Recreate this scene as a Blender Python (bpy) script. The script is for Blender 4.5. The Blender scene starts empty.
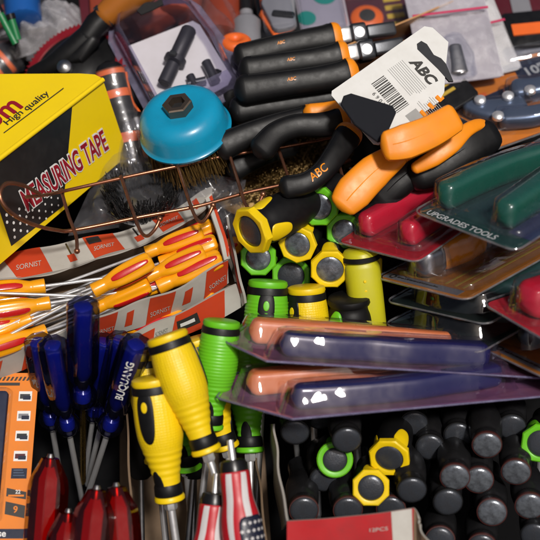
import bpy, bmesh, math, random
from mathutils import Vector as Vec, Matrix
random.seed(7)
rad = math.radians
SC = bpy.context.scene
COL = SC.collection
U = 0.001                                   # all lengths below are millimetres

# ------------------------------------------------------------------ camera, sky, sun, exposure
PITCH, DIST, TGT = rad(45), 1000.0, Vec((0, 0, 60))
FWD = Vec((0, math.cos(PITCH), -math.sin(PITCH)))
UP = Vec((0, math.sin(PITCH), math.cos(PITCH)))
RIGHT = Vec((1, 0, 0))
CAM = TGT - FWD * DIST
cd = bpy.data.cameras.new('camera')
cam = bpy.data.objects.new('camera', cd); COL.objects.link(cam)
cam.location = CAM * U
cam.rotation_euler = (rad(90) - PITCH, 0, 0)
cd.sensor_width = 36; cd.lens = 36 * DIST / 460
cd.clip_start = 0.02; cd.clip_end = 200
cd.dof.use_dof = True; cd.dof.focus_distance = 0.965; cd.dof.aperture_fstop = 5.0
SC.camera = cam

SUN_EL, SUN_AZ = rad(58), rad(158)           # sun high behind the lens and a little to the right
W = bpy.data.worlds.new('World'); SC.world = W; W.use_nodes = True
nt = W.node_tree; nt.nodes.clear()
sky = nt.nodes.new('ShaderNodeTexSky'); sky.sky_type = 'NISHITA'; sky.sun_disc = False
sky.sun_elevation = SUN_EL; sky.sun_rotation = SUN_AZ; sky.dust_density = 7; sky.ozone_density = .3; sky.air_density = .7
bg = nt.nodes.new('ShaderNodeBackground'); bg.inputs[1].default_value = 0.055
wo = nt.nodes.new('ShaderNodeOutputWorld')
nt.links.new(sky.outputs[0], bg.inputs[0]); nt.links.new(bg.outputs[0], wo.inputs[0])
ld = bpy.data.lights.new('sun', 'SUN'); ld.energy = 4.2; ld.angle = rad(6); ld.color = (1, .955, .90)
sun = bpy.data.objects.new('sun', ld); COL.objects.link(sun)
sd = Vec((math.sin(SUN_AZ) * math.cos(SUN_EL), math.cos(SUN_AZ) * math.cos(SUN_EL), math.sin(SUN_EL)))
sun.rotation_euler = sd.to_track_quat('Z', 'Y').to_euler()
SC.view_settings.view_transform = 'Standard'; SC.view_settings.look = 'None'
SC.view_settings.exposure = -0.44; SC.view_settings.gamma = 1
SC.cycles.use_denoising = True
SC.cycles.transparent_max_bounces = 24; SC.cycles.max_bounces = 8
SC.cycles.sample_clamp_indirect = 4
SC.cycles.caustics_reflective = False; SC.cycles.caustics_refractive = False

# ------------------------------------------------------------------ points: photo pixel + distance -> a place on the pile
K = 460 / 540 / DIST
def V(px, py, t=0):                          # t: millimetres nearer than the middle of the pile
    d = DIST - t
    return CAM + d * (FWD + RIGHT * ((px - 270) * K) + UP * ((270 - py) * K))
def ts(py): return (py - 270) / 270 * (110 if py > 270 else 150)
def S(px, py, h=0): return V(px, py, ts(py) + h)     # h: height above the sloping top of the pile
TOCAM = -FWD

# ------------------------------------------------------------------ materials
MATS = {}
def plane_at(F, px, py, z=0):                # place on a tilted sheet that the photo shows at this pixel, in the sheet's own millimetres
    q = F @ Vec((0, 0, z)); n = F.to_3x3() @ Vec((0, 0, 1)); d = V(px, py, 0) - CAM
    return F.inverted() @ (CAM + d * ((q - CAM).dot(n) / d.dot(n)))
def nodes(name):
    m = bpy.data.materials.new(name); m.use_nodes = True
    n = m.node_tree.nodes; n.clear()
    o = n.new('ShaderNodeOutputMaterial')
    return m, m.node_tree, o
def N(t, kind, **kw):
    n = t.nodes.new(kind)
    for k, v in kw.items():
        if k.startswith('i_'): n.inputs[k[2:].replace('_', ' ')].default_value = v
        else: setattr(n, k, v)
    return n
def pmat(name, col, rough=.4, metal=0, dirt=.25, dirtcol=None, bump=.05, bscale=900, coat=0, spec=.5, scale=45, sheen=0):
    """opaque surface: base colour with blotchy dust and wear, uneven gloss, fine grain"""
    if name in MATS: return MATS[name]
    m, t, o = nodes(name); MATS[name] = m
    p = N(t, 'ShaderNodeBsdfPrincipled'); t.links.new(p.outputs[0], o.inputs[0])
    tc = N(t, 'ShaderNodeTexCoord')
    n1 = N(t, 'ShaderNodeTexNoise', i_Scale=scale, i_Detail=6, i_Roughness=.65)
    t.links.new(tc.outputs['Object'], n1.inputs['Vector'])
    r1 = N(t, 'ShaderNodeValToRGB'); r1.color_ramp.elements[0].position = .42; r1.color_ramp.elements[1].position = .72
    r1.color_ramp.elements[1].color = (dirt,) * 3 + (1,)
    r1.color_ramp.elements[0].color = (0, 0, 0, 1)
    t.links.new(n1.outputs['Fac'], r1.inputs[0])
    mx = N(t, 'ShaderNodeMix', data_type='RGBA')
    mx.inputs[6].default_value = (*col, 1)
    dc = dirtcol or tuple(c * .55 + .005 for c in col)
    mx.inputs[7].default_value = (*dc, 1)
    t.links.new(r1.outputs[0], mx.inputs[0]); t.links.new(mx.outputs[2], p.inputs['Base Color'])
    n2 = N(t, 'ShaderNodeTexNoise', i_Scale=scale * 4, i_Detail=4)
    t.links.new(tc.outputs['Object'], n2.inputs['Vector'])
    mr = N(t, 'ShaderNodeMapRange'); mr.inputs[1].default_value = .3; mr.inputs[2].default_value = .7
    mr.inputs[3].default_value = max(.04, rough - .04); mr.inputs[4].default_value = min(1, rough + .06)
    t.links.new(n2.outputs['Fac'], mr.inputs[0]); t.links.new(mr.outputs[0], p.inputs['Roughness'])
    p.inputs['Metallic'].default_value = metal
    p.inputs['Coat Weight'].default_value = coat; p.inputs['Coat Roughness'].default_value = .05
    p.inputs['Specular IOR Level'].default_value = spec
    if bump:
        n3 = N(t, 'ShaderNodeTexNoise', i_Scale=bscale, i_Detail=3)
        t.links.new(tc.outputs['Object'], n3.inputs['Vector'])
        b = N(t, 'ShaderNodeBump', i_Strength=bump, i_Distance=.0006)
        t.links.new(n3.outputs['Fac'], b.inputs['Height']); t.links.new(b.outputs[0], p.inputs['Normal'])
    return m
def stud_mat(name, col, z0, z1, rough=.42):
    """rubbery grip plastic: rows of small studs between two heights of the handle"""
    if name in MATS: return MATS[name]
    m = pmat(name, col, rough, dirt=.3, bump=.04, dirtcol=tuple(c * .6 + .015 for c in col))
    t = m.node_tree; p = next(n for n in t.nodes if n.type == 'BSDF_PRINCIPLED')
    tc = next(n for n in t.nodes if n.type == 'TEX_COORD')
    v = N(t, 'ShaderNodeTexVoronoi', feature='F1', i_Scale=430, i_Randomness=.15)
    t.links.new(tc.outputs['Object'], v.inputs['Vector'])
    sx = N(t, 'ShaderNodeSeparateXYZ'); t.links.new(tc.outputs['Object'], sx.inputs[0])
    def band(lo, hi):
        a = N(t, 'ShaderNodeMapRange', interpolation_type='SMOOTHSTEP'); a.inputs[1].default_value = lo; a.inputs[2].default_value = lo + .004
        c = N(t, 'ShaderNodeMapRange', interpolation_type='SMOOTHSTEP'); c.inputs[1].default_value = hi - .004; c.inputs[2].default_value = hi
        c.inputs[3].default_value = 1; c.inputs[4].default_value = 0
        t.links.new(sx.outputs[2], a.inputs[0]); t.links.new(sx.outputs[2], c.inputs[0])
        q = N(t, 'ShaderNodeMath', operation='MULTIPLY'); t.links.new(a.outputs[0], q.inputs[0]); t.links.new(c.outputs[0], q.inputs[1])
        return q
    q = band(z0 * U, z1 * U)
    inv = N(t, 'ShaderNodeMapRange'); inv.inputs[1].default_value = .2; inv.inputs[2].default_value = .62; inv.inputs[3].default_value = 1; inv.inputs[4].default_value = 0
    t.links.new(v.outputs['Distance'], inv.inputs[0])
    mu = N(t, 'ShaderNodeMath', operation='MULTIPLY'); t.links.new(inv.outputs[0], mu.inputs[0]); t.links.new(q.outputs[0], mu.inputs[1])
    b2 = N(t, 'ShaderNodeBump', i_Strength=.22, i_Distance=.0008)
    t.links.new(mu.outputs[0], b2.inputs['Height'])
    old = p.inputs['Normal'].links[0].from_node
    t.links.new(b2.outputs[0], old.inputs['Normal'])
    return m
def clear(name, tint=(.93, .94, .97), haze=.05, rough=.06, wrinkle=0, wscale=60, ior=1.5, gloss=1.0, hazecol=(.75, .74, .8), edge=None):
    """thin clear plastic: see-through with sky reflections, scuffs and a little milky haze"""
    if name in MATS: return MATS[name]
    m, t, o = nodes(name); MATS[name] = m
    tr = N(t, 'ShaderNodeBsdfTransparent', i_Color=(*tint, 1))
    gl = N(t, 'ShaderNodeBsdfGlossy', i_Roughness=rough); gl.inputs[0].default_value = (gloss, gloss, gloss, 1)
    df = N(t, 'ShaderNodeBsdfDiffuse'); df.inputs[0].default_value = (*hazecol, 1)
    if edge:
        lw = N(t, 'ShaderNodeLayerWeight', i_Blend=.55); ec = N(t, 'ShaderNodeMix', data_type='RGBA'); ec.inputs[6].default_value = (*tint, 1); ec.inputs[7].default_value = (*edge, 1)
        t.links.new(lw.outputs['Facing'], ec.inputs[0]); t.links.new(ec.outputs[2], tr.inputs[0])
    fr = N(t, 'ShaderNodeFresnel', i_IOR=ior)
    ge = N(t, 'ShaderNodeNewGeometry'); io = N(t, 'ShaderNodeMapRange')     # a film has the same gloss from both sides
    io.inputs[3].default_value = ior; io.inputs[4].default_value = 1 / ior
    t.links.new(ge.outputs['Backfacing'], io.inputs[0]); t.links.new(io.outputs[0], fr.inputs[0])
    tc = N(t, 'ShaderNodeTexCoord')
    ns = N(t, 'ShaderNodeTexNoise', i_Scale=wscale, i_Detail=3, i_Roughness=.5)
    t.links.new(tc.outputs['Object'], ns.inputs['Vector'])
    b = N(t, 'ShaderNodeBump', i_Strength=wrinkle if wrinkle else .12, i_Distance=.004)
    t.links.new(ns.outputs['Fac'], b.inputs['Height'])
    for n in (gl, fr): t.links.new(b.outputs[0], n.inputs['Normal'])
    nz = N(t, 'ShaderNodeTexNoise', i_Scale=120, i_Detail=5); t.links.new(tc.outputs['Object'], nz.inputs['Vector'])
    mr = N(t, 'ShaderNodeMapRange'); mr.inputs[1].default_value = .4; mr.inputs[2].default_value = .75; mr.inputs[3].default_value = haze * .75; mr.inputs[4].default_value = haze * 1.35
    t.links.new(nz.outputs['Fac'], mr.inputs[0])
    m1 = N(t, 'ShaderNodeMixShader'); m2 = N(t, 'ShaderNodeMixShader')
    t.links.new(mr.outputs[0], m1.inputs[0]); t.links.new(tr.outputs[0], m1.inputs[1]); t.links.new(df.outputs[0], m1.inputs[2])
    t.links.new(fr.outputs[0], m2.inputs[0]); t.links.new(m1.outputs[0], m2.inputs[1]); t.links.new(gl.outputs[0], m2.inputs[2])
    t.links.new(m2.outputs[0], o.inputs[0])
    return m

YEL = (.82, .57, .004); GRN = (.13, .50, .012); BLK = (.012, .012, .013)
M = dict(
    yellow=stud_mat('yellow_grip', YEL, 12, 62), green=stud_mat('green_grip', GRN, 200, 201),
    lime=stud_mat('lime_grip', (.50, .47, .010), 200, 201),
    yplain=pmat('yellow_plastic', YEL, .38), gplain=pmat('green_plastic', GRN, .38),
    black=pmat('black_rubber', (.0045, .0045, .005), .46, dirt=.12, dirtcol=(.011, .010, .010), spec=.3),
    blackgloss=pmat('black_plastic', (.007, .007, .008), .3, dirt=.3, dirtcol=(.016, .016, .017), spec=.4),
    hangerplate=pmat('matt_dark_plastic', (.016, .017, .021), .85, dirt=.05, spec=.06),
    handleblack=pmat('gloss_black_handle', (.010, .010, .011), .3, dirt=.2, dirtcol=(.016, .015, .014), spec=.3),
    charcoal=pmat('charcoal_plastic', (.014, .015, .019), .5, dirt=.12),
    hole=pmat('dark_hole', (.005, .005, .006), .8),
    chrome=pmat('chrome', (.84, .84, .85), .34, .78, dirt=.08, bump=.01),
    steel=pmat('brushed_steel', (.42, .42, .43), .32, 1, dirt=.5, dirtcol=(.16, .13, .1), bump=.06),
    darksteel=pmat('dark_steel', (.10, .105, .115), .34, .85, dirt=.5),
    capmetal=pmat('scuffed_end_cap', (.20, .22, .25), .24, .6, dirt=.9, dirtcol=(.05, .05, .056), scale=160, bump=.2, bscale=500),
    capdark=pmat('dark_end_cap', (.05, .056, .068), .28, .4, dirt=.8, dirtcol=(.05, .05, .055), scale=160, bump=.2, bscale=500),  # dark cap metal; in the carton it carries the packs' shade as colour
    redrim=pmat('dull_red_ring', (.05, .010, .008), .5),
    gold=pmat('brass_shaft', (.55, .36, .10), .25, 1, dirt=.3),
    darkamber=pmat('dark_amber_wood', (.34, .11, .012), .4, dirt=.5),
    amber=pmat('amber_plastic', (.83, .27, .008), .27, coat=.4, dirt=.2),
    orange=pmat('orange_grip', (.84, .26, .006), .42, dirt=.35, dirtcol=(.45, .14, .01)),
    redcore=pmat('orange_red_core', (.62, .035, .006), .3, coat=.4),
    redgloss=pmat('red_gloss', (.50, .012, .012), .25, coat=.4),
    ydriver=pmat('amber_yellow_handle', (.83, .34, .006), .24, coat=.5, dirt=.2),
    redpack=pmat('red_tool_handle', (.55, .006, .030), .3, coat=.5, dirt=.2),
    redcard=pmat('red_card', (.45, .008, .022), .45),
    greentool=pmat('bottle_green_handle', (.004, .085, .055), .28, coat=.5, dirt=.2),
    greencard=pmat('bottle_green_card', (.006, .040, .036), .45),
    darkgreencard=pmat('dark_green_card', (.006, .016, .014), .45),
    orangecard=pmat('orange_card', (.72, .20, .012), .45, dirt=.25),
    browncard=pmat('orange_brown_card', (.50, .17, .02), .4, dirt=.35),
    salmon=pmat('orange_tool_handle', (.66, .19, .06), .3, coat=.5, dirt=.2),
    navy=pmat('navy_tool_handle', (.010, .012, .075), .3, coat=.5, dirt=.1),
    navycard=pmat('navy_card', (.03, .035, .10), .4),
    mauve=pmat('mauve_card', (.33, .13, .22), .35, dirt=.4, dirtcol=(.16, .10, .28)),
    white=pmat('white_print', (.72, .72, .70), .5, dirt=.12),
    whitecard=pmat('white_card', (.66, .66, .64), .55, dirt=.3, dirtcol=(.48, .46, .42), scale=60),
    carton=pmat('carton_white', (.50, .48, .44), .6, dirt=.4, dirtcol=(.33, .30, .26)),
    cartonred=pmat('carton_red', (.56, .055, .016), .5, dirt=.3, dirtcol=(.36, .04, .02)),
    redcarton=pmat('dull_red_carton', (.42, .010, .014), .5, dirt=.4, dirtcol=(.14, .01, .01)),
    kraft=pmat('kraft_board', (.17, .11, .065), .8, dirt=.5, dirtcol=(.10, .07, .045), bump=.2, bscale=300),
    tan=pmat('tan_board', (.48, .25, .10), .6, dirt=.4),
    greyedge=pmat('carton_edge', (.30, .28, .25), .8),
    boxyellow=pmat('yellow_carton', (.84, .60, .006), .36, dirt=.2, dirtcol=(.62, .42, .01), scale=30),
    boxblack=pmat('black_carton_print', (.012, .012, .013), .4, dirt=.4, dirtcol=(.03, .03, .03)),
    crimson=pmat('crimson_ink', (.28, .008, .02), .4), ink=pmat('black_ink', (.03, .028, .025), .5),
    greyink=pmat('grey_ink', (.30, .30, .29), .6),
    cyan=pmat('cyan_enamel', (.006, .27, .46), .30, coat=.35, dirt=.2, dirtcol=(.008, .13, .22), bump=.03, scale=80),
    copper=pmat('copper_coated_wire', (.36, .15, .085), .30, .85, dirt=.7, dirtcol=(.16, .07, .045), scale=120),
    brass=pmat('brass_bristle', (.20, .12, .035), .45, .6, dirt=.6, scale=200),
    wirebristle=pmat('black_wire_bristle', (.035, .035, .037), .4, .5),
    redmetal=pmat('red_enamel', (.20, .006, .012), .4, coat=.2),
    nut=pmat('steel_nut', (.20, .155, .12), .4, .9, dirt=.6, dirtcol=(.12, .08, .05)),
    bluecore=pmat('blue_core', (.010, .022, .34), .3, coat=.6, dirt=.1),
    blueball=pmat('blue_collar', (.016, .035, .42), .3, coat=.6, dirt=.1),
    snipsteel=pmat('blue_steel', (.12, .16, .24), .32, .6, dirt=.4),
    flagred=pmat('flag_red', (.46, .010, .020), .38), flagwhite=pmat('flag_white', (.60, .58, .58), .42), flagnavy=pmat('flag_navy', (.010, .012, .03), .42),
    burnt=pmat('burnt_orange', (.75, .13, .02), .4), teal=pmat('teal_print', (.01, .20, .17), .4),
    darkred=pmat('dark_red_print', (.08, .008, .015), .45), mustard=pmat('mustard_print', (.50, .33, .04), .5),
    greyplastic=pmat('grey_plastic', (.20, .20, .22), .4), brownred=pmat('rust_red_plastic', (.22, .035, .015), .35, coat=.4),
    bluebottle=pmat('blue_plastic', (.01, .08, .30), .3), greenstick=pmat('green_rod', (.01, .16, .05), .4),
    lilac=pmat('pale_lilac_plastic', (.34, .31, .36), .4),
    sawblue=pmat('saw_blue', (.006, .012, .04), .55, dirt=.1, spec=.2),
    ground=pmat('gap_shade_black', (.004, .004, .0045), .9, dirt=.1, dirtcol=(.008, .007, .006), spec=.1),  # near-black, so that gaps in the heap read as deep shade
    bluecard=pmat('deep_blue_card', (.008, .013, .035), .4, dirt=.15), redtape=pmat('red_zip_line', (.50, .03, .10), .4),
)
M['clear'] = clear('clear_blister', haze=.01, ior=1.6, wrinkle=.5, wscale=24, rough=.04)
M['clearviolet'] = clear('clear_blister_violet', (.95, .93, .98), haze=.008, ior=1.62, wrinkle=.75, wscale=19, rough=.04, hazecol=(.5, .42, .65))
M['violetrim'] = clear('frosted_violet_rim', (.62, .60, .74), haze=.22, ior=1.5, hazecol=(.45, .42, .62))
M['greyrim'] = clear('frosted_clear_rim', (.86, .86, .88), haze=.12, ior=1.6, hazecol=(.62, .62, .62))
M['bag'] = clear('clear_bag', (.93, .93, .95), haze=.04, wrinkle=.45, wscale=45, rough=.16)
M['milkbag'] = clear('milky_bag', (.9, .9, .92), haze=.30, wrinkle=.15, wscale=40, rough=.14, hazecol=(.82, .80, .84))
M['acetate'] = clear('clear_acetate', (.66, .66, .86), haze=.008, edge=(.02, .02, .06), ior=1.6, rough=.04, hazecol=(.1, .12, .4))
M['acered'] = clear('red_acetate', (.62, .07, .05), haze=.04, edge=(.30, .03, .02), ior=1.6, rough=.05, hazecol=(.40, .015, .012))

# ------------------------------------------------------------------ mesh building
def frame(o, z, xhint):
    z = z.normalized(); x = (xhint - z * xhint.dot(z))
    if x.length < 1e-5: x = Vec((1, 0, 0)) - z * z.x
    x.normalize(); y = z.cross(x)
    return Matrix(((x.x, y.x, z.x, o.x), (x.y, y.y, z.y, o.y), (x.z, y.z, z.z, o.z), (0, 0, 0, 1)))
def CV(a, b, c): return RIGHT * a + UP * b + TOCAM * c    # right, up and towards the lens
def planeframe(o, xp, yp):                   # x along o->xp, y towards yp, z the normal
    x = (xp - o).normalized(); y = (yp - o); y = (y - x * y.dot(x)).normalized(); z = x.cross(y)
    return Matrix(((x.x, y.x, z.x, o.x), (x.y, y.y, z.y, o.y), (x.z, y.z, z.z, o.z), (0, 0, 0, 1)))
def thing(name, label, cat, mat=None, group=None, scale=1.0, kind=None):
    e = bpy.data.objects.new(name, None); COL.objects.link(e); e.empty_display_size = .01
    if mat is not None:
        m = mat.copy(); m.translation = m.translation * U
        e.matrix_world = m @ Matrix.Scale(scale, 4)
    e['label'] = label; e['category'] = cat
    if group: e['group'] = group
    if kind: e['kind'] = kind
    e['_o'] = 0
    del e['_o']
    return e
ORG = {}
def wthing(name, label, cat, origin, group=None):
    e = thing(name, label, cat, Matrix.Translation(origin), group); ORG[e.name] = origin
    return e

class MB:
    def __init__(s): s.v = []; s.f = []; s.m = []; s.mats = []
    def mi(s, mat):
        if mat not in s.mats: s.mats.append(mat)
        return s.mats.index(mat)
    def add(s, vs, fs, mat, T=None):
        o = len(s.v); k = s.mi(mat)
        s.v += [T @ Vec(v) if T is not None else Vec(v) for v in vs]
        for f in fs: s.f.append([i + o for i in f]); s.m.append(k)
        return s
    def loft(s, rings, mat, c0=True, c1=True, closed=True, T=None):
        n = len(rings[0]); vs = [p for r in rings for p in r]; fs = []
        for i in range(len(rings) - 1):
            for j in range(n if closed else n - 1):
                a, b = i * n + j, i * n + (j + 1) % n
                fs.append((a, b, b + n, a + n))
        if c0: fs.append(tuple(range(n - 1, -1, -1)))
        if c1: fs.append(tuple(range((len(rings) - 1) * n, len(rings) * n)))
        return s.add(vs, fs, mat, T)
    def lathe(s, prof, mat, seg=40, T=None, mod=None, c0=True, c1=True):
        rings = []
        for z, r in prof:
            ring = []
            for j in range(seg):
                a = 2 * math.pi * j / seg; q = r * (mod(a, z) if mod else 1)
                ring.append((q * math.cos(a), q * math.sin(a), z))
            rings.append(ring)
        return s.loft(rings, mat, c0, c1, T=T)
    def tube(s, pts, r, mat, seg=8, T=None, smooth=0, caps=True):
        pts = [Vec(p) for p in pts]
        if smooth: pts = spline(pts, smooth)
        return s.sweep(pts, [(r, r)] * len(pts), mat, seg=seg, T=T, rnd=False)
    def sweep(s, pts, rr, mat, hint=None, seg=20, T=None, ex=2.0, rnd=True):
        pts = [Vec(p) for p in pts]; n = len(pts); rings = []
        up = None
        def ring(c, x, y, rx, ry):
            out = []
            for j in range(seg):
                a = 2 * math.pi * j / seg; ca, sa = math.cos(a), math.sin(a)
                k = (abs(ca) ** ex + abs(sa) ** ex) ** (-1 / ex)
                out.append(c + x * (rx * k * ca) + y * (ry * k * sa))
            return out
        for i in range(n):
            t = (pts[min(i + 1, n - 1)] - pts[max(i - 1, 0)]).normalized()
            if up is None: up = Vec(hint) if hint is not None else (Vec((0, 0, 1)) if abs(t.z) < .9 else Vec((1, 0, 0)))
            x = t.cross(up)
            if x.length < 1e-6: x = t.cross(Vec((.3, .5, .8)))
            x.normalize(); y = x.cross(t).normalized(); up = y
            rx, ry = rr[i] if isinstance(rr[i], tuple) else (rr[i], rr[i])
            if i == 0 and rnd:
                for q in (0.02, .38, .7, .92): 
                    w = math.sqrt(1 - (1 - q) ** 2) if q > 0 else 0
                    rings.append(ring(pts[0] + t * (min(rx, ry) * (q - 1)), x, y, rx * max(w, .15), ry * max(w, .15)))
            rings.append(ring(pts[i], x, y, rx, ry))
            if i == n - 1 and rnd:
                for q in (.92, .7, .38, .02):
                    w = math.sqrt(1 - (1 - q) ** 2)
                    rings.append(ring(pts[-1] + t * (min(rx, ry) * (1 - q)), x, y, rx * max(w, .15), ry * max(w, .15)))
        return s.loft(rings, mat, T=T)
    def prism(s, outline, z0, z1, mat, bev=0, T=None, bot=True):
        r = [[(x, y, z0) for x, y in outline]]
        if bev:
            if bot: r = [[(x, y, z0) for x, y in inset(outline, bev)], [(x, y, z0 + bev) for x, y in outline]]
            r += [[(x, y, z1 - bev) for x, y in outline], [(x, y, z1 - bev * .3) for x, y in inset(outline, bev * .3)], [(x, y, z1) for x, y in inset(outline, bev)]]
        else: r.append([(x, y, z1) for x, y in outline])
        return s.loft(r, mat, T=T)
    def box(s, a, b, mat, bev=0, T=None):
        return s.prism([(a[0], a[1]), (b[0], a[1]), (b[0], b[1]), (a[0], b[1])], a[2], b[2], mat, bev, T)
    def quad(s, a, b, c, d, mat, T=None): return s.add([a, b, c, d], [(0, 1, 2, 3)], mat, T)
    def patch(s, rfun, th0, z0, hw, hz, mat, ex=2.6, off=.5, seg=36, taper=0, T=None):
        """a raised inlay lying on a turned surface: hw, hz half sizes in mm round and along"""
        rings = []
        for q, o in ((1.06, -.35), (1.0, off * .7), (.93, off), (.7, off), (.45, off), (.2, off)):
            ring = []
            for j in range(seg):
                a = 2 * math.pi * j / seg; ca, sa = math.cos(a), math.sin(a)
                k = (abs(ca) ** ex + abs(sa) ** ex) ** (-1 / ex) * q
                z = z0 + hz * k * sa; w = hw * k * ca * (1 + taper * sa)
                r = rfun(z); th = th0 + w / max(r, 1)
                ring.append(((r + o) * math.cos(th), (r + o) * math.sin(th), z))
            rings.append(ring)
        return s.loft(rings, mat, c0=False, T=T)
    def text(s, body, size, mat, T, align='CENTER', bold=0.0, sx=1.0, fn=None, shear=0):
        vs, fs = text_geo(body, align, bold, shear)
        vs = [(x * size * sx, y * size, 0) for x, y in vs]
        if fn: vs = [fn(x, y) for x, y, _ in vs]; return s.add(vs, fs, mat)
        return s.add(vs, fs, mat, T)
    def build(s, name, parent=None, origin=None, sharp=38, label=None):
        if origin is None and parent is not None and parent.name in ORG: origin = ORG[parent.name]
        me = bpy.data.meshes.new(name)
        vs = s.v if origin is None else [v - origin for v in s.v]
        me.from_pydata([tuple(v * U) for v in vs], [], s.f)
        for m in s.mats: me.materials.append(m)
        me.polygons.foreach_set('material_index', s.m)
        me.update()
        bm = bmesh.new(); bm.from_mesh(me); bmesh.ops.recalc_face_normals(bm, faces=bm.faces); bm.to_mesh(me); bm.free()
        me.shade_smooth(); me.set_sharp_from_angle(angle=rad(sharp))
        o = bpy.data.objects.new(name, me); COL.objects.link(o)
        if parent is not None: o.parent = parent
        if label: o['label'] = label
        return o
def single(o, label, cat, group=None, kind=None):
    if label: o['label'] = label
    if cat: o['category'] = cat
    if group: o['group'] = group
    if kind: o['kind'] = kind
    return o
_TX = {}
def text_geo(body, align, bold, shear):
    key = (body, align, bold, shear)
    if key not in _TX:
        cu = bpy.data.curves.new('lettering', 'FONT'); cu.body = body; cu.size = 1; cu.align_x = align; cu.align_y = 'CENTER'
        cu.offset = bold; cu.shear = shear; cu.resolution_u = 3
        o = bpy.data.objects.new('lettering', cu)
        me = bpy.data.meshes.new_from_object(o)
        _TX[key] = ([(v.co.x, v.co.y) for v in me.vertices], [tuple(p.vertices) for p in me.polygons])
        bpy.data.objects.remove(o); bpy.data.curves.remove(cu); bpy.data.meshes.remove(me)
    return _TX[key]
def spline(pts, n):
    pts = [Vec(p) for p in pts]; out = []
    for i in range(len(pts) - 1):
        p0, p1, p2, p3 = pts[max(i - 1, 0)], pts[i], pts[i + 1], pts[min(i + 2, len(pts) - 1)]
        for k in range(n):
            t = k / n
            out.append(.5 * ((2 * p1) + (p2 - p0) * t + (2 * p0 - 5 * p1 + 4 * p2 - p3) * t * t + (3 * p1 - p0 - 3 * p2 + p3) * t ** 3))
    return out + [pts[-1]]
def inset(o, d):
    n = len(o); out = []
    area = sum(o[i][0] * o[(i + 1) % n][1] - o[(i + 1) % n][0] * o[i][1] for i in range(n))
    sg = 1 if area > 0 else -1
    for i in range(n):
        a, b, c = Vec(o[i - 1]), Vec(o[i]), Vec(o[(i + 1) % n])
        e1 = (b - a); e2 = (c - b)
        if e1.length < 1e-6 or e2.length < 1e-6: out.append(tuple(b)); continue
        e1.normalize(); e2.normalize()
        n1 = Vec((-e1.y, e1.x)) * sg; n2 = Vec((-e2.y, e2.x)) * sg
        m = n1 + n2
        if m.length < .2: m = n1
        m = m / max(m.dot(n1), .5) if m.length else n1
        out.append((b.x + m.x * d, b.y + m.y * d))
    return out
def rrect(x0, y0, x1, y1, r, k=6, corners=(1, 1, 1, 1)):
    out = []
    for (cx, cy, a0), on in zip(((x1 - r, y0 + r, -90), (x1 - r, y1 - r, 0), (x0 + r, y1 - r, 90), (x0 + r, y0 + r, 180)), corners):
        for i in range(k + 1):
            a = rad(a0 + 90 * i / k); out.append((cx + r * math.cos(a), cy + r * math.sin(a)))
    return out
def sausage(path, ws, k=8):
    """outline round a bent 2-D path with changing half width and round ends"""
    P = [Vec((p[0], p[1])) for p in path]; n = len(P); L, R = [], []
    nr = []
    for i in range(n):
        t = (P[min(i + 1, n - 1)] - P[max(i - 1, 0)]).normalized(); nr.append(Vec((-t.y, t.x)))
    L = [P[i] + nr[i] * ws[i] for i in range(n)]; R = [P[i] - nr[i] * ws[i] for i in range(n)]
    t1 = (P[-1] - P[-2]).normalized(); t0 = (P[0] - P[1]).normalized()
    sq = lambda x: math.copysign(abs(x) ** .6, x)
    e1 = [P[-1] + nr[-1] * ws[-1] * sq(math.cos(a)) + t1 * ws[-1] * sq(math.sin(a)) for a in [math.pi * i / k for i in range(1, k)]]
    e0 = [P[0] - nr[0] * ws[0] * sq(math.cos(a)) + t0 * ws[0] * sq(math.sin(a)) for a in [math.pi * i / k for i in range(1, k)]]
    o = L + e1 + R[::-1] + e0
    return [(p.x, p.y) for p in o]
def interp(prof):
    def f(z):
        if z <= prof[0][0]: return prof[0][1]
        for (a, ra), (b, rb) in zip(prof, prof[1:]):
            if z <= b: return ra + (rb - ra) * (z - a) / (b - a) if b > a else rb
        return prof[-1][1]
    return f
def smoothprof(prof, n=5):
    return [(p.x, p.y) for p in spline([Vec((a, b)) for a, b in prof], n)]
def children(o): return [c for c in bpy.data.objects if c.parent == o]
def copy_tree(o, label, M4=None, scale=1.0, group=None):
    def cp(a, par):
        b = a.copy(); COL.objects.link(b)
        if par is not None: b.parent = par
        for ch in list(a.children): cp(ch, b)
        return b
    r = cp(o, None); r['label'] = label
    if group: r['group'] = group
    if M4 is not None: setm(r, M4, scale)
    return r
def setm(r, M4, scale=1.0):
    m = M4.copy(); m.translation = m.translation * U; r.matrix_world = m @ Matrix.Scale(scale, 4)
PROTO = {}
def place(key, maker, A, B, nominal, label, group, hint=None, smin=.8, smax=1.25):
    """butt end at A, axis towards B; the length A-B sets a small size difference"""
    h = hint if hint is not None else TOCAM
    m = frame(A, B - A, h); s = max(smin, min(smax, (B - A).length / nominal))
    if key not in PROTO:
        r = maker(label, group); PROTO[key] = r; setm(r, m, s); bpy.context.view_layer.update()
    else: r = copy_tree(PROTO[key], label, m, s, group)
    return r

# ------------------------------------------------------------------ the stall table
mb = MB(); mb.box((-1500, -900, -260), (1500, 1500, -150), M['ground']); single(mb.build('ground'), None, None, kind='structure')

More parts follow.
